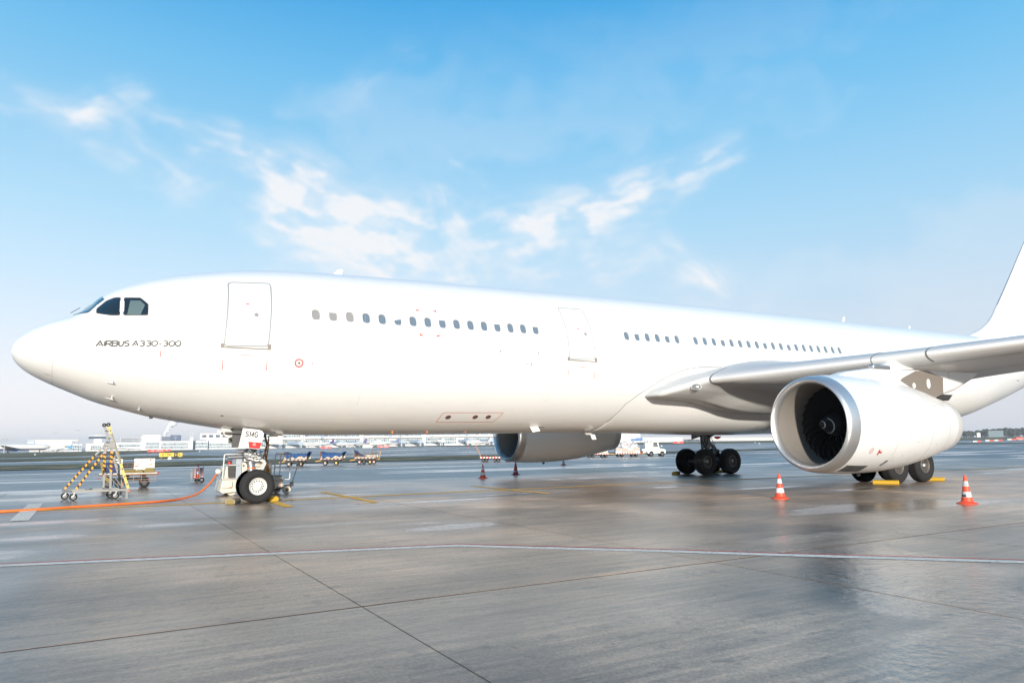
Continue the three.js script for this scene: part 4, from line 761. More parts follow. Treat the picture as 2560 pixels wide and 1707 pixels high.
// ---------------------------------------------------------------- orange power cable
{
  const p = [[-9, .032, -1.1], [-4, .032, -.86], [.05, .032, -.64], [1.9, .032, -1.12], [3.87, .032, -1.77], [4.75, .045, -2.5], [5.35, .16, -3.05], [5.8, .50, -3.5], [6.06, .82, -3.95]];
  const c = solo('power_cable', [pipe(p, .032, 10, 120), T(lathe([[.034, -.1], [.055, -.06], [.055, .06], [.04, .1]], 16, 'y'), 6.06, .83, -3.95)], M.orange, 'thick orange power cable lying across apron to the ground power unit', 'cable');
}
// orange-yellow leads hanging from the aircraft socket
{
  const c = thing('power_leads', 'orange-yellow power leads hanging behind nose gear', 'cable');
  part('plug', [rbox(.07, .18, .09, 7.0, 1.98, .02, .02)], M.black, c);
  for (const [a, b] of [[0, 0], [.05, .08], [-.03, .14]]) part('lead', pipe([[7.0 + a * .4, 1.93, .02], [6.99 + a, 1.62, -.3], [7.0 + a + b, 1.3, -.9], [7.25 + a + b, 1.08, -1.9], [7.55 + a, .95, -2.8], [7.72 + a, .70, -3.38]], .024, 8, 40), M.orangeCable, c);
}
// ---------------------------------------------------------------- ground power unit
{
  const g = thing('ground_power_unit', 'cream ground power unit with handrails behind nose gear', 'power unit');
  const zn = -3.42, zf = -4.75;
  part('chassis', [b3(6.2, 8.2, .16, .30, zn - .08, zf, .03)], M.darkGrey, g);
  part('front_bumper', [T(extr([[6.10, .12], [6.16, .48], [6.2, .54], [6.76, .53], [6.76, .10], [6.2, .05]], 1.3, .04), 0, .04, (zn + zf) / 2)], M.cream, g);
  part('bumper_groove', [b3(6.13, 6.5, .27, .285, zn + .0, zn + .008 - .01, .002), b3(6.5, 6.515, .3, .5, zn - .004, zn + .004, .002)], M.darkGrey, g);
  part('front_deck', [b3(6.16, 6.84, .585, .62, zn + .03, zf, .012)], M.lightGrey, g);
  part('engine_cabinet', [T(extr([[6.24, .62], [6.28, 1.02], [6.40, 1.10], [6.62, 1.10], [6.62, .62]], 1.2, .02), 0, 0, (zn + zf) / 2 - .03)], M.cream, g);
  part('radiator_grille', [T(extr([[6.36, .64], [6.32, 1.07], [6.59, 1.07], [6.58, .64]], .02, .004), 0, 0, zn - .005)], M.darkGrey, g);
  for (let i = 0; i < 9; i++) part('grille_slat', [box(.25, .018, .012, 6.46, .68 + i * .045, zn + .01)], M.black, g);
  part('control_box', [b3(6.605, 6.80, .62, 1.30, zn + .01, zf + .4, .012)], mat(.34, .38, .43, .45), g);
  part('control_box_badge', [box(.05, .012, .004, 6.69, 1.06, zn + .0125), box(.01, .05, .004, 6.67, 1.06, zn + .0125)], M.blueDark, g);
  part('generator_cabinet', [b3(6.81, 7.86, .58, 1.20, zn - .03, zf, .03)], M.cream, g);
  part('cabinet_door', [b3(6.90, 7.75, .62, .98, zn - .034, zn - .02, .012)], M.lightGrey, g);
  part('cabinet_vents', Array.from({ length: 8 }, (_, i) => box(.06, .02, .01, 7.28 + i * .05, 1.0 + .02 * (i % 2), zn - .022)).concat([box(.05, .07, .008, 6.87, 1.05, zn - .028)]), M.dark, g);
  part('basket', Array.from({ length: 9 }, (_, i) => rod([7.0 + i * .08, 1.2, zn - .15], [7.0 + i * .08, 1.43, zn - .15], .007, .007, 6)).concat([1.22, 1.3, 1.37, 1.43].map(y => rod([7.0, y, zn - .15], [7.64, y, zn - .15], .007, .007, 6))), M.orangeCable, g);
  part('warning_beacon', [T(lathe([[.06, 0], [.058, .07], [.03, .1], [0, .105]], 20), 6.42, 1.11, zn - .3)], M.red, g);
  part('handrail', [railPipe([[6.17, .6, zn - .02], [6.20, 1.47, zn - .02], [6.74, 1.46, zn - .02]], .022), railPipe([[6.74, 1.46, zn - .02], [7.4, 1.46, zn - .4]], .02)], M.whiteFlat, g);
  part('handrail', [railPipe([[7.93, .55, zn + .02], [7.96, 1.47, zn + .02], [8.50, 1.45, zn + .02], [8.50, .52, zn + .02], [8.02, .52, zn + .02]], .022), rod([7.95, .99, zn + .02], [8.5, .97, zn + .02], .018), rod([8.16, 1.46, zn - .02], [8.14, .68, zn - .02], .02)], M.whiteFlat, g);
  part('rear_locker', [b3(7.93, 8.28, .20, .64, zn - .02, zf + .2, .03)], M.cream, g);
  part('locker_lid', [b3(7.92, 8.24, .645, .68, zn - .01, zf + .2, .01)], M.grey, g);
  part('reflective_tape', [0, 1].map(i => T(extr([[8.0 + i * .15, .47], [8.07 + i * .15, .47], [8.11 + i * .15, .53], [8.04 + i * .15, .53]], .006), 0, 0, zn - .018)), M.redSoft, g);
  part('side_marker', [T(lathe([[.034, 0], [.03, .014], [0, .016]], 18, 'z'), 6.45, .30, zn + .002), T(lathe([[.03, 0], [.026, .02], [0, .022]], 16, 'z'), 8.17, .30, zn - .018)], M.orange, g);
  part('headlamp', [T(lathe([[.0, -.16], [.07, -.14], [.09, -.02], [.085, .0], [0, .005]], 24, 'z'), 6.06, .86, zn - .35)], M.lightGrey, g);
  part('axle_bracket', [rbox(.5, .08, .5, 8.32, .22, zn - .2, .02), rbox(.3, .05, .3, 8.5, .3, zn - .05, .02)], M.darkGrey, g);
  const wheel = (x, z, r) => { part('wheel', [T(toCreasedNormals(prep(lathe([[r * .45, -.05], [r * .9, -.055], [r, -.03], [r, .03], [r * .9, .055], [r * .45, .05]], 32, 'z')), .6), x, r, z)], M.beige, g); part('wheel_hub', [T(lathe([[r * .45, .04], [r * .4, .06], [r * .2, .07], [0, .07]], 20, 'z'), x, r, z)], M.dark, g); };
  wheel(8.40, zn + .04, .155); wheel(8.2, zn - .75, .17); wheel(6.52, zn - .2, .17); wheel(6.5, zf + .1, .17);
  part('tow_bar', [rod([8.52, .28, zn - .05], [8.62, .44, zn - .05], .03), rod([8.62, .44, zn - .05], [8.78, .98, zn - .05], .016), rbox(.12, .1, .1, 8.60, .38, zn - .05, .02), rbox(.16, .04, .06, 8.52, .27, zn - .05, .01)], M.dark, g);
  part('tow_handle', [T(extr([[-.07, 0], [.05, 0], [.075, .1], [.06, .2], [-.02, .24], [-.06, .14]], .09, .02), 8.81, .95, zn - .05)], M.grey, g);
}
// ---------------------------------------------------------------- maintenance ladder on castors
const hazard = tex(64, 64, (u, v) => { const t = ((u + v * 1.0) * 1) % 1; return t < .5 ? [.93, .60, .05] : [.045, .045, .05]; }, true);
function hazardBar(a, b, w) { const L = V(...a).distanceTo(V(...b)); const g = bar(a, b, w, w); const p = g.attributes.position, uv = g.attributes.uv, A = V(...a), d = V(...b).sub(A).normalize(); for (let i = 0; i < p.count; i++) { const q = V(p.getX(i), p.getY(i), p.getZ(i)).sub(A), t = q.dot(d), s = q.sub(d.clone().multiplyScalar(t)); uv.setXY(i, t / .155, (s.x * .7 + s.y * .3) / w * .35); } return g; }
M.hazard = new THREE.MeshStandardMaterial({ map: hazard, roughness: .55, side: THREE.DoubleSide });
{
  const g = thing('maintenance_ladder', 'wheeled aluminium ladder with yellow black striped braces', 'ladder');
  const zn = -4.4, zf = -5.2;
  for (const [z, x0, dx] of [[zn, 1.70, 0], [zf, 1.38, -.12]]) {
    part('base_rail', [bar([x0 - .06, .30, z], [3.3 + dx, .30, z], .07, .075)], M.galv, g);
    const ap = z === zn ? [2.66, 1.84] : [2.56, 1.9], mid = z === zn ? [2.45, 1.53] : [2.23, 1.49], lo = z === zn ? [1.74, .37] : [1.40, .36];
    part('striped_brace', hazardBar([lo[0], lo[1], z], [mid[0], mid[1], z], .062), M.hazard, g);
    part('brace_head', [bar([mid[0], mid[1], z], [ap[0], ap[1], z], .06, .06)], M.galv, g);
    const vx = z === zn ? 2.70 : 2.51;
    part('upright', [bar([vx + .04, .32, z], [vx + .02, .92, z], .07, .07), bar([vx, 1.58, z], [vx - .02, 1.86, z], .065, .065)], M.galv, g);
    part('striped_upright', hazardBar([vx + .02, .92, z], [vx, 1.6, z], .072), M.hazard, g);
  }
  part('cross_rail', [bar([1.68, .30, zn], [1.34, .30, zf], .06, .07), bar([3.28, .30, zn], [3.16, .30, zf], .06, .07), bar([2.66, 1.86, zn], [2.56, 1.9, zf], .08, .12), bar([2.74, .34, zn], [2.52, .34, zf], .05, .05), bar([2.2, .31, zn], [2.0, .31, zf], .05, .05)], M.galv, g);
  part('head_plate', [T(extr([[-.12, -.12], [.14, -.1], [.12, .1], [-.04, .12]], .05, .01), 2.68, 1.82, zn + .05), rbox(.3, .12, .6, 2.62, 1.84, -4.8, .02)], M.galv, g);
  part('diagonal_brace', [rod([2.72, .92, zn], [3.12, .36, zn], .016), rod([2.55, 1.2, zf + .05], [2.78, .85, zn], .018), rod([2.55, .9, zf], [3.02, .36, zf], .016)], M.galv, g);
  // ladder: lower and sliding upper flight
  const rail = (z, a, b, m, w) => part('ladder_rail', [bar([...a, z], [...b, z], w, .085)], m, g);
  const yel = mat(.56, .46, .14, .5);
  rail(zn, [3.28, .34], [2.56, 2.48], yel, .05); rail(zf + .12, [3.13, .34], [2.44, 2.48], M.galv, .05);
  part('ladder_rail_upper', [bar([2.98, 1.2, zn + .05], [2.64, 2.22, zn + .05], .03, .06), bar([2.86, 1.2, zf + .17], [2.50, 2.28, zf + .17], .04, .08)], M.galv, g);
  for (let i = 0; i < 8; i++) { const t = .07 + i * .122, x = 3.28 - .72 * t, y = .34 + 2.14 * t; part('rung', [rod([x, y, zn + .02], [x - .14, y + .005, zf + .1], .019, .019, 10)], M.galv, g); part('rung_cap', [rod([x, y, zn + .026], [x, y, zn + .06], .02, .02, 8)], M.black, g); }
  for (const [x, z] of [[2.545, zn], [2.43, zf + .12]]) part('roller', [T(lathe([[.02, -.04], [.06, -.04], [.068, 0], [.06, .04], [.02, .04]], 20, 'z'), x, 2.52, z)], M.rubber, g);
  const castor = (x, z, s) => { part('castor_tyre', [T(lathe([[.07, -.025], [.105, -.03], [.12, 0], [.105, .03], [.07, .025]], 28, 'z'), x, .121, z)], M.rubber, g); part('castor_wheel', [T(lathe([[.078, .02], [.05, .012], [.03, .03], [0, .032]], 20, 'z'), x, .121, z), T(lathe([[.078, -.02], [0, -.02]], 20, 'z'), x, .121, z)], M.galv, g); part('castor_fork', [bar([x + .03, .27, z + .045], [x, .12, z + .045], .012, .05), bar([x + .03, .27, z - .045], [x, .12, z - .045], .012, .05)], M.alu, g); };
  castor(1.68, zn, 1); castor(1.42, zf, 1); castor(2.90, zn + .02, 1); castor(2.76, zf, 1);
  part('foot', [bar([3.24, .29, zn], [3.25, .02, zn], .06, .06), bar([3.08, .29, zf], [3.09, .02, zf], .06, .06), box(.1, .02, .1, 3.25, .011, zn), box(.1, .02, .1, 3.09, .011, zf)], M.galv, g);
  part('orange_reflector', [rbox(.05, .05, .02, 3.31, .26, zn + .04), rbox(.05, .04, .02, 3.1, .5, zn + .04)], M.orange, g);
}
// ---------------------------------------------------------------- low equipment trolley behind the ladder
const rustyWhite = (() => { const t = tex(256, 256, (u, v) => { const r = sstep(.60, .72, fbm(u * 9, v * 14, 511, 5)), b = fbm(u * 5, v * 5, 515, 4); const k = .86 + .16 * (b - .5); return [k * (1 - r * .45), k * (1 - r * .66), k * (.96 - r * .76)]; }, true); return new THREE.MeshStandardMaterial({ map: t, roughness: .65, side: THREE.DoubleSide }); })();
{
  const g = thing('equipment_trolley', 'rusty white flat trolley with mesh rails behind striped ladder', 'trolley');
  const zn = -11.35, zf = -12.6;
  part('deck', [b3(2.46, 4.66, .585, .64, zn, zf, .01)], rustyWhite, g);
  part('edge_beam', [b3(2.44, 4.68, .54, .60, zn + .012, zn + .05, .008)], M.rust, g);
  part('white_panel', [b3(3.75, 4.57, .66, 1.25, zn - .35, zn - .39, .02)], rustyWhite, g);
  part('end_panel', [b3(3.0, 3.32, .66, 1.24, zn - .5, zn - .54, .02)], rustyWhite, g);
  part('mesh_rail', [...[0, 1, 2].map(i => rod([3.32, .78 + i * .13, zn - .5], [3.75, .78 + i * .13, zn - .45], .011, .011, 6)), ...[0, 1].map(i => rod([3.5 + i * .2, .66, zn - .5], [3.5 + i * .2, 1.1, zn - .47], .011, .011, 6))], M.rust, g);
  part('lower_rail', [...[.26, .36, .48].map((y, i) => rod([3.4, y - .02, zn + .03], [4.62, y, zn + .03], .012, .012, 6)), ...[3.4, 3.75, 4.05, 4.35, 4.62].map(x => rod([x, .26, zn + .03], [x, .58, zn + .03], .012, .012, 6))], mat(.34, .24, .2, .7), g);
  for (const [x, z] of [[2.78, zn - .05], [4.19, zn - .12], [2.8, zf + .1], [4.22, zf + .1], [3.25, zn - .3]]) { part('tyre', [T(lathe([[.1, -.06], [.185, -.07], [.205, -.03], [.205, .03], [.185, .07], [.1, .06]], 28, 'z'), x, .205, z)], M.rubber, g); part('wheel_hub', [T(lathe([[.1, .05], [.05, .06], [0, .05]], 18, 'z'), x, .205, z)], M.darkGrey, g); }
  part('chassis', [b3(2.7, 4.4, .30, .40, zn - .25, zf + .3, .02), rbox(.2, .2, .6, 3.5, .42, -11.9, .02), rbox(.2, .2, .6, 2.85, .42, -11.9, .02), rbox(.2, .2, .6, 4.15, .42, -11.9, .02)], M.dark, g);
  part('tow_arm', [bar([2.62, .56, zn + .02], [2.5, 1.12, zn + .02], .03, .10), bar([2.62, .5, zn + .02], [2.86, .32, zn + .02], .04, .14)], M.yellowDirty, g);
  part('tail_marker', [rbox(.05, .09, .04, 4.69, .62, zn + .02, .01), rbox(.06, .05, .04, 2.42, .42, zn + .02, .01)], M.red, g);
  const c = thing('blue_crate', 'dark blue ribbed plastic crate on the rusty trolley', 'crate', null, 2.85, .64, zn - .35);
  part('crate_body', [rbox(.46, .44, .4, 0, .225, 0, .02)], M.blueDark, c);
  for (let i = 0; i < 4; i++) part('crate_rib', [rbox(.475, .02, .415, 0, .1 + i * .095, 0, .006)], M.blueDark, c);
  const cover = (x, y, z, w, h, d, t, label) => { const o = thing('folded_chock', label, 'wheel chock', 'spare chocks on the trolley', x, y, z, t); part('chock_body', T(extr([[-w / 2, 0], [w / 2, 0], [w / 2 + .02, h * .45], [w * .36, h], [-w * .36, h], [-w / 2 - .02, h * .45]], d, .03), 0, .002, 0), M.yellowDirty, o); part('end_plate', T(extr([[-w * .4, .02], [w * .4, .02], [w * .28, h * .85], [-w * .28, h * .85]], .01), 0, .002, d / 2 + .004), M.yellowDirty, o); };
  cover(3.62, .642, zn - .18, .42, .15, .3, .2, 'low yellow spare chock at left of trolley pile');
  cover(3.98, .642, zn - .16, .26, .13, .26, -.1, 'small yellow spare chock in middle of trolley pile');
  cover(4.36, .642, zn - .2, .40, .19, .3, 0, 'larger brown yellow spare chock below white trolley panel');
}
// ---------------------------------------------------------------- small cart with a cone and warning boards
{
  const g = thing('cone_cart', 'small two-wheeled steel cart with red white stripes', 'hand cart'), z = -14.6;
  part('frame', [railPipe([[6.4, .02, z + .2], [6.40, .2, z + .2], [6.9, .2, z + .2], [6.92, .7, z + .2], [6.98, .97, z + .2], [6.86, .97, z - .1]], .014), rod([6.4, .2, z - .2], [6.9, .2, z - .2], .014), rod([6.35, .03, z + .2], [6.75, .05, z + .2], .014), rod([6.35, .03, z + .2], [6.35, .03, z - .2], .014)], M.galv, g);
  part('side_panel', [b3(6.36, 6.45, .18, .70, z + .16, z + .19, .008), b3(6.74, 6.9, .18, .72, z + .16, z + .19, .008), b3(6.36, 6.9, .17, .2, z - .2, z + .2, .008)], M.galv, g);
  const stripe = tex(32, 64, (u, v) => ((u * .5 + v * 4) % 1 < .5 ? [.85, .12, .08] : [.85, .85, .83]), true);
  part('warning_board', [box(.06, .48, .02, 6.55, .46, z + .2), box(.06, .48, .02, 6.88, .46, z + .21)], new THREE.MeshStandardMaterial({ map: stripe, roughness: .5, side: THREE.DoubleSide }), g);
  for (const [x, zz] of [[6.86, z + .24], [6.7, z - .2]]) { part('tyre', [T(lathe([[.06, -.03], [.11, -.04], [.125, 0], [.11, .04], [.06, .03]], 24, 'z'), x, .125, zz)], M.rubber, g); part('wheel_hub', [T(lathe([[.06, .03], [.03, .035], [0, .03]], 16, 'z'), x, .125, zz)], M.galv, g); }
  const c = thing('carried_cone', 'red and white cone carried upright in steel hand cart', 'traffic cone', null, 6.68, .2, z);
  part('base', [lathe([[.13, 0], [.13, .03], [.09, .05]], 24)], M.coneRed, c); part('cone_body', [lathe([[.085, .05], [.025, .72], [0, .725]], 24)], M.coneRed, c);
  part('white_band', [lathe([[.073, .2], [.06, .34]], 24)], M.coneWhite, c); part('white_band', [lathe([[.05, .48], [.042, .56]], 24)], M.coneWhite, c);
}
// ---------------------------------------------------------------- baggage carts with tarpaulins, far side of the stand
const TURN = -YAW;
function smallWheel(g, x, z, r, m, w = .13) { part('tyre', [T(lathe([[r * .5, -w * .45], [r * .9, -w * .5], [r, -w * .3], [r, w * .3], [r * .9, w * .5], [r * .5, w * .45]], 26, 'z'), x, r, z)], M.rubber, g); part('wheel_hub', [T(lathe([[r * .56, w * .44], [r * .4, w * .36], [r * .2, w * .46], [0, w * .46]], 18, 'z'), x, r, z)], m, g); }
function bagCart(px, pz, label, hub1, hub2, style) {
  const g = thing('baggage_cart', label, 'baggage cart', 'baggage carts beyond the nose gear', px, groundY(px, pz), pz, TURN);
  const L = 1.95, W = 1.2, y0 = .52;
  part('deck', [b3(-L / 2, L / 2, y0, y0 + .06, -W / 2, W / 2, .01)], M.wood, g);
  part('edge_stripes', [0, 1, 2, 3, 4, 5].map(i => b3(-L / 2 + i * L / 6, -L / 2 + (i + .5) * L / 6, y0 - .005, y0 + .055, W / 2 + .001, W / 2 + .015, .002)), M.paintWhiteBoard, g);
  part('edge_beam', [b3(-L / 2, L / 2, y0 - .01, y0 + .06, W / 2 - .02, W / 2, .003)], M.red, g);
  for (const [x, z, m] of [[-.55, W / 2 - .12, hub1], [.42, W / 2 - .12, hub2], [-.75, -W / 2 + .15, hub1], [.22, -W / 2 + .15, hub2]]) smallWheel(g, x, z, .20, m);
  if (style === 2) { smallWheel(g, .75, W / 2 - .3, .20, mat(.55, .35, .36, .6)); smallWheel(g, -.25, -.1, .2, M.darkGrey); }
  part('axle', [rod([-.65, .22, -.5], [-.65, .22, .5], .05), rod([.32, .22, -.5], [.32, .22, .5], .05), b3(-.8, .7, .34, .46, -.3, .3, .02)], M.dark, g);
  const H = .46;
  part('side_boards', [b3(-L / 2 + .05, L / 2 - .02, y0 + .08, y0 + (style === 2 ? .16 : .32), W / 2 - .06, W / 2 - .045, .006), b3(-L / 2 + .05, L / 2 - .02, y0 + .08, y0 + .32, -W / 2 + .06, -W / 2 + .045, .006)], mat(.52, .50, .42, .7), g);
  part('cage_rails', [.12, .22, .32, H].flatMap(h => [rod([-L / 2 + .04, y0 + h, W / 2 - .03], [L / 2, y0 + h, W / 2 - .03], .011, .011, 6), rod([-L / 2 + .04, y0 + h, -W / 2 + .03], [L / 2, y0 + h, -W / 2 + .03], .011, .011, 6)]).concat([-.95, -.5, 0, .45, .95].map(x => rod([x, y0, W / 2 - .03], [x, y0 + H, W / 2 - .03], .013, .013, 6))), M.rust, g);
  part('end_frame', [rod([-L / 2, y0, -W / 2], [-L / 2, y0 + .66, -W / 2], .02), rod([-L / 2, y0, W / 2 - .02], [-L / 2, y0 + .66, W / 2 - .02], .02), ...Array.from({ length: 9 }, (_, i) => rod([-L / 2, y0 + .05, -W / 2 + .1 + i * .12], [-L / 2, y0 + .66, -W / 2 + .1 + i * .12], .013, .013, 6)), rod([-L / 2, y0 + .66, -W / 2], [-L / 2, y0 + .66, W / 2], .02), ...(style === 2 ? [rod([L / 2, y0, W / 2], [L / 2, y0 + .72, W / 2], .02), rod([L / 2 - .35, y0, W / 2], [L / 2 - .35, y0 + .72, W / 2], .02), rod([L / 2 - .35, y0 + .72, W / 2], [L / 2, y0 + .72, W / 2], .02)] : [])], M.rust, g);
  part('draw_bar', [bar([-L / 2, .42, 0], [-L / 2 - .55, .34, .1], .06, .06), ...(style === 0 ? [bar([-L / 2 - .3, .38, .35], [-L / 2 - .36, 1.1, .35], .06, .05)] : style === 2 ? [bar([L / 2, .45, .2], [L / 2 + .3, .45, .3], .06, .06), bar([L / 2 + .22, .4, .3], [L / 2 + .36, 1.15, .3], .05, .05)] : [])], M.orangeCable, g);
  const sag = (x, z) => { const n = fbm(x * 1.8 + px, z * 2 + 5, 611, 4); return n; };
  if (style < 2) part('tarpaulin', [grid(36, 20, (u, v) => { const x = -L / 2 + .08 + (L - .02) * u, s = v * 2 - 1, sg = Math.abs(s), drop = sstep(.62, 1, sg) * (.40 - .20 * u + .08 * Math.sin(u * 17)); const end = .16 * (sstep(.84, 1, u) + .7 * sstep(.14, 0, u)); const z = (sg < .62 ? s / .62 : Math.sign(s)) * (W / 2 + .0 + .02 * Math.sin(u * 40 + s * 3)); return V(x + .04 * Math.sin(v * 9), y0 + .53 + end + .14 * (sag(x, z) - .5) - drop, z); })], M.blue, g);
  else part('tarpaulin', [grid(20, 12, (u, v) => { const x = -L / 2 - .12 + 1.1 * u, z = -.3 + .8 * v; return V(x, y0 + .1 + .5 * (1 - u) ** 2 + .3 * fbm(x * 2.5, z * 3, 620, 4), z + .1); })], M.blue, g);
}
M.paintWhiteBoard = mat(.62, .61, .58, .6);
const hubP = mat(.52, .36, .33, .6), hubY = mat(.55, .40, .12, .6), hubO = mat(.5, .34, .2, .6);
bagCart(17.2, -37.7, 'blue-tarped baggage cart nearest nose gear, behind white handrail', hubP, hubO, 0);
bagCart(20.6, -38.9, 'blue-tarped baggage cart in the middle of the row', hubP, hubY, 1);
bagCart(24.1, -40.1, 'open rusty cage baggage cart with crumpled blue tarp inside', hubP, hubY, 2);
// ---------------------------------------------------------------- empty dollies, loaded dollies and the tug
function dolly(x, z, label, L, load) {
  const g = thing('cargo_dolly', label, 'cargo dolly', 'cargo dollies beyond the far engine', x, groundY(x, z), z, TURN);
  const W = 1.6, y = .46;
  part('frame', [b3(-L / 2, L / 2, y - .06, y, -W / 2, W / 2, .01)], M.dark, g);
  const n = Math.round(L / .3);
  part('edge_white', Array.from({ length: n }, (_, i) => T(extr([[-L / 2 + i * L / n, y - .11], [-L / 2 + (i + .5) * L / n, y - .11], [-L / 2 + (i + .62) * L / n, y + .03], [-L / 2 + (i + .12) * L / n, y + .03]], .02), 0, 0, W / 2 + .015)), M.paintWhiteBoard, g);
  part('edge_red', [b3(-L / 2, L / 2, y - .11, y + .03, W / 2 - .01, W / 2 + .003, .003)], M.red, g);
  for (const wx of [-L * .36, -L * .2, L * .2, L * .36]) for (const wz of [-.6, .62]) smallWheel(g, wx, wz, .16, M.darkGrey, .12);
  part('stop_post', [-L / 2, L / 2, -L * .2, L * .22].map(px => rbox(.05, .2, .05, px, y + .08, W / 2 - .1, .01)), M.red, g);
  part('draw_bar', load ? [bar([L / 2, .38, 0], [L / 2 + .7, .36, 0], .08, .07)] : [bar([-L / 2 + .12, .42, .6], [-L / 2 - .42, 1.55, .6], .06, .06)], load ? M.yellow : M.hazard, g);
  return g;
}
{
  dolly(36.3, -38.4, 'empty cargo dolly with raised striped drawbar left of far engine', 2.1, false);
  dolly(38.3, -37.6, 'empty red and white dolly partly behind far engine', 1.5, true);
  const pl = (px, d) => { const a = YAW + Math.atan((px - 1280) / 1765.7); return [CAM.x + Math.sin(a) * d, CAM.z - Math.cos(a) * d]; };
  const A = [51.5, -46.2], B = [55.2, -45.9], Cc = [59.6, -45.6];
  dolly(...A, 'loaded dolly with small boxes, third from tug', 2.2, true); dolly(...B, 'loaded dolly with low cargo, second from tug', 2.8, true); dolly(...Cc, 'dolly carrying tall wrapped pallet behind white tug', 3.1, true);
  // wrapped pallet: net and plastic over cartons
  const wrap = (x, z, L, H, W, label, m, topCut) => { const g = thing('wrapped_pallet', label, 'cargo pallet', null, x, groundY(x, z) + .47, z, TURN);
    const lump = (p, k) => { const n = fbm(p.x * 2.4 + x, p.y * 2.6 + p.z * 1.7, 701, 4) - .5; return p.add(V(n * k, n * k * .6, n * k)); };
    const prof = [[-L / 2, 0], [-L / 2 - .02, H * .55], [-L / 2 + topCut * .6, H * .86], [-L / 2 + topCut, H], [L / 2 - topCut * 1.1, H], [L / 2 - .12, H * .62], [L / 2, H * .5], [L / 2, 0]];
    const cp = new THREE.CurvePath(); for (let i = 0; i < prof.length - 1; i++) cp.add(new THREE.LineCurve(new THREE.Vector2(...prof[i]), new THREE.Vector2(...prof[i + 1])));
    part('plastic_sheet', [grid(60, 14, (u, v) => { const q = cp.getPoint(clamp(u, 0, .99999)); return lump(V(q.x, q.y, -W / 2 + W * v), .12); }), ...[1, -1].map(s => grid(24, 16, (u, v) => { const t = u, y = v; const q0 = -L / 2 + L * t, top = (() => { for (let i = 0; i < prof.length - 1; i++) { const a = prof[i], b = prof[i + 1]; if (b[0] !== a[0] && q0 >= Math.min(a[0], b[0]) && q0 <= Math.max(a[0], b[0]) && b[0] > a[0]) return a[1] + (b[1] - a[1]) * (q0 - a[0]) / (b[0] - a[0]); } return H * .5; })(); return lump(V(q0, top * y, s * W / 2), .12); }))], m, g);
    for (let i = 0; i < 8; i++) part('carton', [rbox(L / 4 - .04, H * .22, .06, -L / 2 + L / 8 + (i % 4) * L / 4, H * .12 + Math.floor(i / 4) * H * .23, W / 2 + .05, .01)], i % 3 ? mat(.42, .37, .32, .8) : mat(.55, .53, .5, .8), g);
    return g; };
  const sheet = (() => { const t = tex(256, 256, (u, v) => { const a = fbm(u * 7, v * 9, 711, 5), b = fbm(u * 22, v * 26, 715, 4), w = sstep(.42, .6, a); const k = .75 + .6 * (b - .5); return [(.30 + .45 * w) * k, (.38 + .36 * w) * k, (.52 + .22 * w) * k]; }, true); return new THREE.MeshPhysicalMaterial({ map: t, roughness: .3, clearcoat: .6, clearcoatRoughness: .15, side: THREE.DoubleSide }); })();
  wrap(Cc[0], Cc[1], 3.0, 1.42, 1.5, 'tall plastic-wrapped cargo pallet behind white tug', sheet, .75);
  wrap(B[0], B[1], 2.4, .72, 1.4, 'low plastic-wrapped cargo with brown cartons beside far engine nozzle', sheet, .2);
  wrap(A[0], A[1], 1.8, .4, 1.4, 'flat load of cartons under far engine nozzle', mat(.4, .34, .3, .8), .1);
  // tug
  const t = thing('baggage_tug', 'white two-axle baggage tug with cab ahead of the pallets', 'tug', null, 63.5, groundY(63.5, -45.3), -45.3, TURN);
  const W = 1.5, tw = mat(.78, .78, .76, .4, 0, { clearcoat: .5 });
  part('body', [T(extr([[-.75, .34], [-.75, .98], [-.05, .98], [.72, .98], [1.0, .96], [1.42, .86], [1.5, .8], [1.53, .55], [1.5, .36], [1.36, .34], [1.34, .5], [1.22, .62], [1.02, .64], [.86, .56], [.82, .34], [.0, .3], [-.04, .5], [-.16, .62], [-.34, .64], [-.5, .55], [-.56, .34]], W, .05), 0, 0, 0)], tw, t);
  part('rear_body', [b3(-1.5, -.72, .42, .92, -W / 2, W / 2, .04)], mat(.5, .53, .58, .5), t);
  part('cab', [T(extr([[-.22, .96], [-.2, 1.84], [-.1, 1.92], [.5, 1.92], [.6, 1.86], [.78, .96]], W - .1, .04, [[[-.02, 1.12], [.0, 1.72], [.5, 1.72], [.62, 1.12]].reverse()]))], tw, t);
  part('cab_glass', [T(extr([[-.03, 1.1], [-.01, 1.74], [.51, 1.74], [.64, 1.1]], W - .2, .0))], M.glass, t);
  part('rear_cab', [T(extr([[-.98, .9], [-.96, 1.72], [-.22, 1.76], [-.22, .9]], W - .2, .03, [[[-.92, 1.06], [-.9, 1.64], [-.3, 1.66], [-.3, 1.06]].reverse()]))], tw, t);
  part('rear_glass', [T(extr([[-.93, 1.05], [-.91, 1.65], [-.29, 1.67], [-.29, 1.05]], W - .3, 0))], mat(.10, .16, .12, .1, 0, { clearcoat: 1 }), t);
  part('roof_rack', [b3(-1.0, -.2, 1.76, 1.80, -.6, .6, .01), rbox(.1, .12, .1, -.6, 1.86, 0, .02)], M.dark, t);
  for (const [x, z] of [[-.28, W / 2 - .1], [1.1, W / 2 - .1], [-.28, -W / 2 + .1], [1.1, -W / 2 + .1]]) smallWheel(t, x, z, .29, M.darkGrey, .2);
  part('hitch', [rbox(.3, .14, .3, -1.6, .45, 0, .03), rbox(.14, .3, .14, -1.42, .55, W / 2, .03), rbox(.14, .3, .14, -.85, .5, W / 2, .03)], M.black, t);
  part('door_seam', [box(.012, .6, .01, .7, .66, W / 2 + .002), box(.28, .26, .008, .52, .5, W / 2 + .002), box(.05, .1, .01, .12, .66, W / 2 + .003)], M.seam, t);
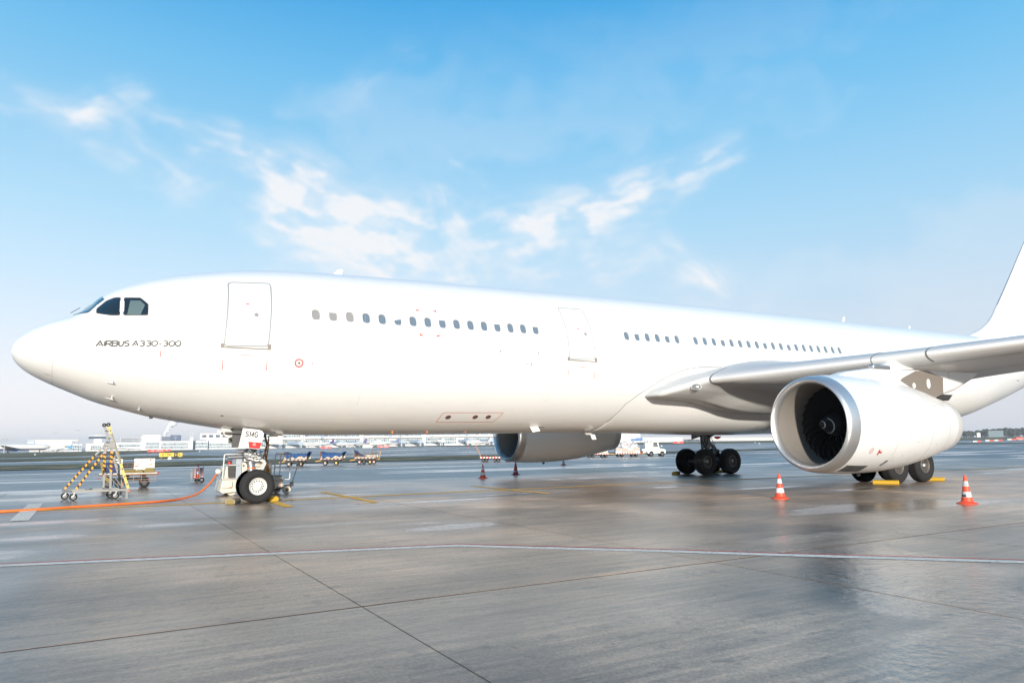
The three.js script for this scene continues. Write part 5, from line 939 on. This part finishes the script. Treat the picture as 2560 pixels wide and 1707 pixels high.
  part('front_lamp', [rbox(.03, .08, .2, 1.52, .7, .5, .01), rbox(.03, .08, .2, 1.52, .7, -.5, .01)], M.lightGrey, t);
}
// ---------------------------------------------------------------- far side of the airfield
const azp = px => YAW * 180 / Math.PI + Math.atan((px - 1280) / 1765.7) * 180 / Math.PI;   // bearing table of the survey
const wallW = mat(.70, .69, .67, .7), wallC = mat(.62, .58, .52, .7), wallG = mat(.45, .47, .49, .7), glassF = mat(.16, .24, .28, .12, .1), glassD = mat(.07, .10, .14, .12), roofG = mat(.40, .40, .40, .8), mull = mat(.66, .66, .66, .6);
function building(name, label, az0, az1, d, h, opt = {}) {
  const am = (az0 + az1) / 2, [x, , z] = far(am, d), w = 2 * d * Math.tan((az1 - az0) / 2 * Math.PI / 180), y = groundY(x, z) + (opt.base || 0);
  const g = thing(name, label, opt.cat || 'building', opt.group || 'buildings across the airfield', x, y, z, -am * Math.PI / 180);
  const dep = opt.dep || 40;
  part('wall', [box(w, h, dep, 0, h / 2, -dep / 2)], opt.wall || wallW, g);
  part('roof', [box(w + .8, .5, dep + .8, 0, h + .25, -dep / 2)], opt.roof || roofG, g);
  for (const [u0, u1, v0, v1, n, rows] of opt.glass || []) {         // glazing panels with mullions standing proud
    const gx0 = -w / 2 + u0 * w, gw = (u1 - u0) * w, gy0 = v0 * h, gh = (v1 - v0) * h;
    for (let r = 0; r < rows; r++) {
      const yy = gy0 + gh * (r + .5) / rows, hh = gh / rows * .78;
      const nb = Math.min(n, 14);
      for (let i = 0; i < nb; i++) part('window', [box(gw / nb * .92, hh, .3, gx0 + gw * (i + .5) / nb, yy, .16)], (i * 7 + r * 3) % 5 === 0 ? (opt.g2 || glassD) : (opt.g1 || glassF), g);
    }
    part('mullions', Array.from({ length: n + 1 }, (_, i) => box(.35, gh, .35, gx0 + gw * i / n, gy0 + gh / 2, .2)), mull, g);
  }
  for (const [u, v, ww, hh, pr, m, nm] of opt.boxes || []) part(nm || 'annex', [box(ww, hh, pr, -w / 2 + u * w, v, pr / 2)], m, g);
  return g;
}
const R = (x0, x1) => [azp(x0), azp(x1)];
// hangar with a round-cornered sign, the low glass blocks, tower, offices
{ const g = building('cargo_hangar', 'large white hangar with a blue sign at far left', ...R(92, 187), 1150, 15.5, { dep: 60, glass: [], roof: wallC });
  part('roof_fascia', [box(58, 1.4, .5, 0, 15, .3)], wallC, g); part('sign_board', [rbox(9, 5, .6, -25, 12.4, .4, .25)], mat(.25, .36, .45, .5), g); part('sign_face', [rbox(7, 2.2, .3, -25, 12.4, .8, .1)], M.whiteFlat, g); part('hangar_door', [0, 1, 2, 3].map(i => box(12, 8, .3, -20 + i * 13.4, 4, .2)), wallC, g); }
building('glass_pier', 'low glass fronted pier beside the hangar', ...R(168, 212), 985, 8.6, { glass: [[.02, .98, .12, .85, 10, 2]], dep: 25 });
building('pier_wing', 'low white pier building left of the control tower', ...R(222, 262), 990, 9.2, { glass: [[.3, .95, .15, .7, 6, 2]], dep: 25, wall: wallC });
building('pier_hall', 'long low glazed pier right of striped ladder', ...R(262, 358), 985, 9.4, { glass: [[.02, .98, .1, .8, 22, 2]], dep: 25 });
{ const g = building('control_tower', 'squat white control tower with dark window band', ...R(240.5, 260), 1060, 20, { dep: 18, cat: 'tower' }); part('cab_windows', [box(20.5, 3.0, 19, 0, 17.2, -8.8)], glassD, g); part('cab_roof', [box(21.5, .8, 20, 0, 19.2, -8.8)], wallW, g); part('antenna', [rod([3, 20, -8], [3, 25, -8], .15)], M.grey, g); }
building('grey_office', 'grey office block with ribbon windows above the pier', ...R(306, 361), 1120, 17.6, { wall: wallG, glass: [[.02, .98, .5, .97, 18, 3]], g1: glassD, dep: 30 });
{ const g = building('white_block', 'plain white block taller than the pier', ...R(360, 405), 1100, 20.5, { dep: 30, glass: [[.05, .95, .1, .35, 8, 1]] }); part('panel_joint', [1, 2, 3].map(i => box(.3, 20, .2, -24 + 12 * i, 10, .15)), wallC, g); }
building('glazed_hall', 'long pale glass hall in front of white block', ...R(357, 478), 980, 10.6, { glass: [[.1, .38, .15, .9, 12, 2], [.42, .98, .12, .85, 22, 2]], dep: 30 });
building('power_station', 'dark low power station under the steam plume', ...R(409, 457), 1300, 21, { wall: mat(.12, .14, .18, .8), dep: 40, boxes: [[.72, 19, 16, 9, 6, mat(.07, .10, .17, .8), 'boiler_house']] });
{ const g = building('stair_tower', 'slim white stair tower with lattice top', ...R(479, 487), 975, 15, { dep: 5, cat: 'tower' }); part('lattice', [[-2, 0], [2, 0], [-2, -4], [2, -4]].map(([x, z]) => rod([x, 15, z], [x, 21, z], .2)).concat([17, 19, 21].map(y => box(4.4, .3, 4.4, 0, y, -2))), M.lightGrey, g); }
building('link_hall', 'low pale glass hall left of the nose gear', ...R(487, 524), 985, 10.5, { glass: [[.02, .98, .12, .85, 10, 2]], dep: 25 });
{ const g = building('terminal_west', 'stepped white terminal just left of nose gear', ...R(520, 600), 990, 12, { glass: [[.03, .97, .08, .62, 22, 2]], dep: 40 }); part('upper_storey', [box(60, 8, 30, 3, 16, -20), box(30, 4, 20, 8, 22, -22)], wallC, g); for (let i = 0; i < 7; i++) part('window', [box(5, 3, .4, -22 + i * 8, 16.5, -4.8)], glassD, g); }
// the long main terminal behind the fuselage
for (const [a, b, k] of [[590, 760, 0], [758, 905, 1], [903, 1060, 2], [1058, 1240, 3], [1238, 1390, 4]]) {
  const g = building('main_terminal', ['section of long white terminal right of nose gear', 'section of long white terminal above blue-tarped carts', 'section of long white terminal above the open cart', 'section of long white terminal left of far engine', 'section of long white terminal hidden behind far engine'][k], ...R(a, b), 960 + 4 * (k % 2), 24, { dep: 50, glass: [[.04, .96, .56, .82, 26, 2], [.03, .45, .08, .42, 14, 2], [.55, .97, .08, .42, 14, 2]], wall: k % 2 ? wallW : wallC, group: 'sections of the main terminal' });
  const w = 2 * 960 * Math.tan((azp(b) - azp(a)) / 2 * Math.PI / 180);
  part('canopy', [box(w * .94, .9, 5, 0, 11.6, 2.5)], wallW, g);
  part('stair_core', [box(4.5, 9, 2, -w * (.3 - .13 * k), 17, 1)], mat(.22, .30, .42, .6), g);
  for (const t of [-.33, .04, .34]) { // passenger bridges
    part('passenger_bridge', [box(3, 3, 22, w * t, 6, 11, 0, .5), box(4, 4, 4, w * t + 10, 6, 19), rod([w * t + 9, 0, 18], [w * t + 9, 4.5, 18], .5)], (t > 0 ? mat(.30, .38, .48, .6) : wallW), g);
  }
}
{ const g = building('cargo_terminal', 'low white cargo terminal with a grid of bay windows', ...R(1395, 1596), 1000, 12.5, { dep: 40, glass: [[.70, .94, .3, .8, 6, 2]], g1: mat(.5, .5, .5, .4), g2: mat(.4, .42, .45, .4) }); part('blue_panel', [box(9, 4.5, .4, 55, 4.5, .2), box(8, 3, .4, 47, 4, .2)], mat(.06, .16, .36, .6), g); }
building('long_shed', 'long low white shed beyond the tug', ...R(1596, 1700), 1010, 6.2, { dep: 30, wall: wallW });
building('low_sheds', 'string of low pale sheds right of far main wheels', ...R(1755, 1960), 1040, 3.8, { dep: 20, wall: wallC });
building('tree_line_shed', 'grey green shed below the trees at right edge', ...R(2460, 2497), 1330, 9, { dep: 20, wall: mat(.16, .22, .24, .7), roof: mat(.30, .36, .40, .7) });
building('white_hut', 'small white hut before the trees beside engine nozzle', ...R(2431, 2440), 1300, 6.5, { dep: 8 });
// masts and street lights
[[143, 1080, 24, 'bare mast at far left of hangar'], [199, 980, 25, 'light mast left of control tower'], [20, 700, 11, 'short dark mast above parked jet'], [443, 985, 16, 'thin mast in front of glazed hall'], [800, 940, 17, 'lamp mast above blue-tarped carts'], [1000, 940, 18, 'lamp mast in front of terminal right of open cart'], [1080, 940, 18, 'lamp mast in front of terminal left of dollies'], [1150, 940, 18, 'lamp mast in front of terminal close to far engine']].forEach(([px, d, h, lb]) => {
  const [x, y, z] = far(azp(px), d), g = thing('lamp_mast', lb, 'mast', 'masts across the airfield', x, y, z, -azp(px) * Math.PI / 180);
  part('pole', [rod([0, 0, 0], [0, h, 0], .28, .16, 8)], M.lightGrey, g); part('lamp_head', [box(5, .5, 1.2, 0, h, 0), box(3, .4, 1, 0, h - 1.4, 0)], M.grey, g);
});
// parked jets far away
function farJet(px, d, L, turn, label, bellyM, tailM, name = 'parked_jet') {
  const [x, y, z] = far(azp(px), d), g = thing(name, label, 'airliner', 'jets parked across the airfield', x, y, z, -azp(px) * Math.PI / 180 + turn), r = L * .047, yc = r * 1.85;
  const prof = [[0, 0], [.45, .02], [.8, .06], [1, .12], [1, .72], [.7, .86], [.3, .96], [0, 1]].map(([a, t]) => [a * r, (t - .5) * L]);
  part('body', [T(lathe(prof, 24, 'x'), 0, yc, 0)], M.whiteFlat, g);
  part('belly', [T(lathe(prof.map(([a, b]) => [a * 1.012, b * .995]), 16, 'x', Math.PI / 2 - .95, 1.9), 0, yc - .02, 0)], bellyM, g);
  part('fin', [T(extr([[L * .36, 0], [L * .46, L * .13], [L * .52, L * .13], [L * .5, 0]], r * .14), 0, yc + r * .7, 0)], tailM, g);
  for (const s of [1, -1]) { part('wing', [poly3([[-L * .1, yc - r * .5, s * r * .8], [L * .08, yc - r * .5, s * r * .8], [L * .2, yc + r * .5, s * L * .44], [L * .14, yc + r * .5, s * L * .44]])], M.lightGrey, g); part('engine', [T(lathe([[.0, -1], [r * .45, -1], [r * .48, 0], [r * .3, r * 1.4]], 14, 'x'), -L * .04, yc - r * .9, s * L * .15)], bellyM, g); part('tailplane', [poly3([[L * .4, yc + r * .3, s * r * .3], [L * .48, yc + r * .3, s * r * .3], [L * .5, yc + r * .5, s * L * .16], [L * .46, yc + r * .5, s * L * .16]])], M.whiteFlat, g); }
  part('gear_legs', [rod([-L * .36, 0, 0], [-L * .36, yc, 0], r * .14), rod([L * .04, 0, r], [L * .04, yc, r], r * .18), rod([L * .04, 0, -r], [L * .04, yc, -r], r * .18)], M.dark, g);
}
const navy = mat(.015, .03, .17, .4);
farJet(38, 760, 58, Math.PI + .12, 'white jet with navy belly parked at far left edge', navy, navy);
farJet(148, 900, 30, .2, 'small white jet with pale blue tail near the hangar', M.whiteFlat, mat(.08, .32, .55, .5));
farJet(330, 930, 34, 2.6, 'white jet nosed in under the pier right of ladder', M.whiteFlat, M.whiteFlat);
farJet(640, 900, 38, 1.2, 'white jet at terminal gate just right of nose gear', M.whiteFlat, M.whiteFlat);
farJet(800, 900, 40, .5, 'white jet with purple fin above first baggage cart', M.whiteFlat, mat(.10, .05, .2, .5));
farJet(880, 905, 40, .4, 'white jet with dark fin above middle baggage cart', M.whiteFlat, mat(.12, .10, .22, .5));
farJet(962, 905, 40, .4, 'white jet with grey blue fin above the open cart', M.whiteFlat, mat(.15, .18, .3, .5));
farJet(1196, 905, 36, .5, 'white jet with small white fin left of far engine', M.whiteFlat, M.whiteFlat);
// airfield signs
function sign(px, d, w, h, m, text, tm, label, name = 'taxiway_sign') {
  const [x, y, z] = far(azp(px), d), g = thing(name, label, 'sign', 'taxiway signs on the grass', x, y, z, -azp(px) * Math.PI / 180);
  part('board', [rbox(w, h, .25, 0, .25 + h / 2, 0, .04)], m, g); part('sign_feet', [-.4, 0, .4].map(t => rod([w * t, 0, 0], [w * t, .3, 0], .05)), M.grey, g);
  if (text) { const cw = h * .5, tot = text.length * cw * 1.25; each('letter', planeText([...text].map((c, i) => [c, i * 1.25, i * 1.25 + .85]).filter(q => GLYPH[q[0]]).map(q => q), V(-tot / 2 * .8, .25 + h * .25, .13), V(.8, 0, 0).normalize(), V(0, 1, 0), h * .5, h * .1), tm, g); }
  return g;
}
const signY = mat(.72, .46, .03, .5), signR = mat(.66, .05, .04, .5);
{ const g = sign(434, 128, 3.4, .62, signY, '', M.black, 'long yellow taxiway sign on grass left of nose gear'); each('letter', planeText([['-', .1, .7], ['8', 1.1, 1.6], ['1', 2.3, 2.7], ['7', 3.0, 3.5], ['8', 3.8, 4.3], ['2', 4.5, 5.0]], V(-1.6, .40, .13), V(1, 0, 0), V(0, 1, 0), .34, .06), M.black, g); part('black_panel', [rbox(.62, .6, .27, .75, .56, .005, .02)], M.black, g); each('letter', planeText([['S', 0, .55], ['4', .75, 1.3]], V(.58, .42, .145), V(1, 0, 0), V(0, 1, 0), .3, .05), signY, g); each('letter', planeText([['B', 0, .5], ['-', .8, 1.4]], V(1.2, .42, .135), V(1, 0, 0), V(0, 1, 0), .3, .05), M.black, g); }
sign(396, 330, 6.2, 1.05, signR, '18 1847', M.whiteFlat, 'long red runway sign below white block');
sign(423, 420, 4.0, 1.0, signR, '25', M.whiteFlat, 'short red runway sign left of nose gear');
sign(818, 430, 6.4, 1.1, signR, '25', M.whiteFlat, 'red runway sign above the middle baggage cart');
sign(920, 420, 5.6, 1.3, wallC, '', M.black, 'blank cream sign board above the open cart');
sign(959, 430, 6.8, 1.2, signR, '18 185', M.whiteFlat, 'red runway sign right of blank cream board');
sign(1690, 420, 6, 1.1, signR, '18', M.whiteFlat, 'red runway sign beyond the tug at right');
sign(2543, 420, 5, 1.0, mat(.66, .18, .14, .5), '', M.black, 'pale red sign near right edge below trees');
{ const [x, y, z] = far(azp(1240), 205), g = thing('junction_box', 'orange equipment box on the grass beside far engine', 'box', null, x, y, z, -azp(1240) * Math.PI / 180); part('cabinet', [rbox(.85, .62, .6, 0, .34, 0, .04)], mat(.72, .34, .05, .5), g); part('lid', [rbox(.9, .06, .65, 0, .68, 0, .02)], mat(.7, .3, .04, .5), g); part('plinth', [box(.9, .05, .65, 0, .02, 0)], M.grey, g); }
// red and white barrier blocks at right
[[2430, 292, 'first red white barrier block right of engine nozzle'], [2461, 335, 'second red white barrier block right of engine nozzle'], [2483, 345, 'third red white barrier block right of engine nozzle'], [2516, 395, 'fourth red white barrier block right of engine nozzle'], [2543, 430, 'red white barrier block closest to right edge']].forEach(([px, d, lb]) => {
  const [x, , z] = far(azp(px), d), g = thing('barrier_block', lb, 'barrier', 'barrier blocks on the apron edge', x, Math.max(groundY(x, z), 0) , z, -azp(px) * Math.PI / 180);
  const s = d / 300, prof = (a, b) => T(extr([[-.4 * s, 0], [-.34 * s, .15 * s], [-.18 * s, .5 * s], [.18 * s, .5 * s], [.34 * s, .15 * s], [.4 * s, 0]], (b - a) * s, .03), 0, 0, 0).rotateY(Math.PI / 2).translate((a + b) / 2 * s, 0, 0);
  part('white_half', prof(-1.25, 0), M.paintWhiteBoard, g); part('red_half', prof(0, 1.25), mat(.62, .12, .09, .6), g);
});
// edge lights and small marker cones on the grass
[[98, 300], [305, 320], [432, 110], [505, 330], [1170, 300], [1880, 400], [1890, 330], [1640, 330], [1648, 240]].forEach(([px, d], i) => { const [x, y, z] = far(azp(px), d), g = thing('marker_cone', ['tiny white marker on grass left of ladder', 'tiny red marker right of ladder', 'small white ball marker on grass below yellow sign', 'tiny marker on grass beside nose gear', 'tiny marker beside dollies', 'tiny white marker right of far main wheels', 'tiny yellow marker right of far main wheels', 'tiny marker beyond the tug', 'tiny pale marker ahead of the tug'][i], 'marker', null, x, y, z); part('marker_body', [lathe([[.32, 0], [.28, .2], [.12, .42], [0, .46]], 14)], i % 3 === 1 ? M.coneRed : M.coneWhite, g); part('marker_foot', [lathe([[.4, 0], [.4, .04], [0, .05]], 14)], M.darkGrey, g); });
// steam plume from the power station: many small puffs of vapour
{
  const gs = [];
  const [bx, by, bz] = far(azp(415), 1310);
  for (let i = 0; i < 150; i++) {
    const t = i / 150, rad = 2.2 + 5.0 * t, o = rr(-1, 1) * rad * .8, x = 30 * t ** 1.1 + o, y = 20 + 46 * t ** .8 + rr(-1, 1) * rad * .6;
    const g = new THREE.IcosahedronGeometry(rad * rr(.35, .75), 2), p = g.attributes.position, sd = i * 3.1;
    for (let k = 0; k < p.count; k++) { const q = 1 + .5 * (fbm(p.getX(k) * .5 + sd, p.getY(k) * .5 + p.getZ(k) * .4, 801, 3) - .5); p.setXYZ(k, p.getX(k) * q, p.getY(k) * q, p.getZ(k) * q); }
    g.computeVertexNormals(); g.translate(x, y, rr(-1, 1) * rad); gs.push(g);
  }
  const g = merge(gs); g.rotateY(-azp(415) * Math.PI / 180); g.translate(bx, by, bz);
  const o = struct('steam_plume', g, new THREE.MeshStandardMaterial({ color: C(.9, .9, .92), roughness: 1, transparent: true, opacity: .30, depthWrite: false, side: THREE.FrontSide }), 'stuff');
  o.userData.label = 'white steam plume rising above the power station'; o.castShadow = false;
}
// wooded ridge at right and behind the sheds: a far wood that reads as one mass, tree crowns of leaf clumps over trunks
{
  const leaf = new THREE.IcosahedronGeometry(1, 0), trunk = new THREE.CylinderGeometry(.18, .35, 1, 5);
  const N = 2600, inst = new THREE.InstancedMesh(leaf, mat(.030, .042, .028, .9), N * 5), tr = new THREE.InstancedMesh(trunk, mat(.05, .04, .03, .9), N);
  const m4 = new THREE.Matrix4(), q = new THREE.Quaternion(), e = new THREE.Euler(); let k = 0;
  for (let i = 0; i < N; i++) {
    const az = 44 + 40 * rnd(), d = 1400 + 260 * rnd(), [x, y, z] = far(az, d);
    const h = (5 + 6.5 * sstep(60.5, 67, az) + 4 * (fbm(az * .9, d * .01, 901, 3))) * rr(.8, 1.1) * (az < 60 ? .42 : 1) ;
    tr.setMatrixAt(i, m4.compose(V(x, y + h * .3, z), q.identity(), V(1, h * .6, 1)));
    for (let c = 0; c < 5; c++) { const r = h * rr(.14, .26); e.set(rnd() * 6, rnd() * 6, rnd() * 6); inst.setMatrixAt(k, m4.compose(V(x + rr(-1, 1) * h * .22, y + h * (.45 + .11 * c), z + rr(-1, 1) * h * .22), new THREE.Quaternion().setFromEuler(e), V(r * rr(.8, 1.3), r * rr(.7, 1.1), r * rr(.8, 1.3)))); inst.setColorAt(k, C(rr(.6, 1.2), rr(.6, 1.2), rr(.6, 1.1))); k++; }
  }
  inst.name = 'wooded_ridge'; inst.userData = { kind: 'stuff', label: 'dark wood along the skyline at right' }; tr.name = 'ridge_trunks'; tr.userData = { kind: 'stuff', label: 'trunks of the far wood' };
  inst.castShadow = inst.receiveShadow = true; scene.add(inst, tr);
}
// air between here and the far side
scene.fog = new THREE.FogExp2(new THREE.Color().setRGB(.80, .82, .87), .00018);
renderer.render(scene, camera);
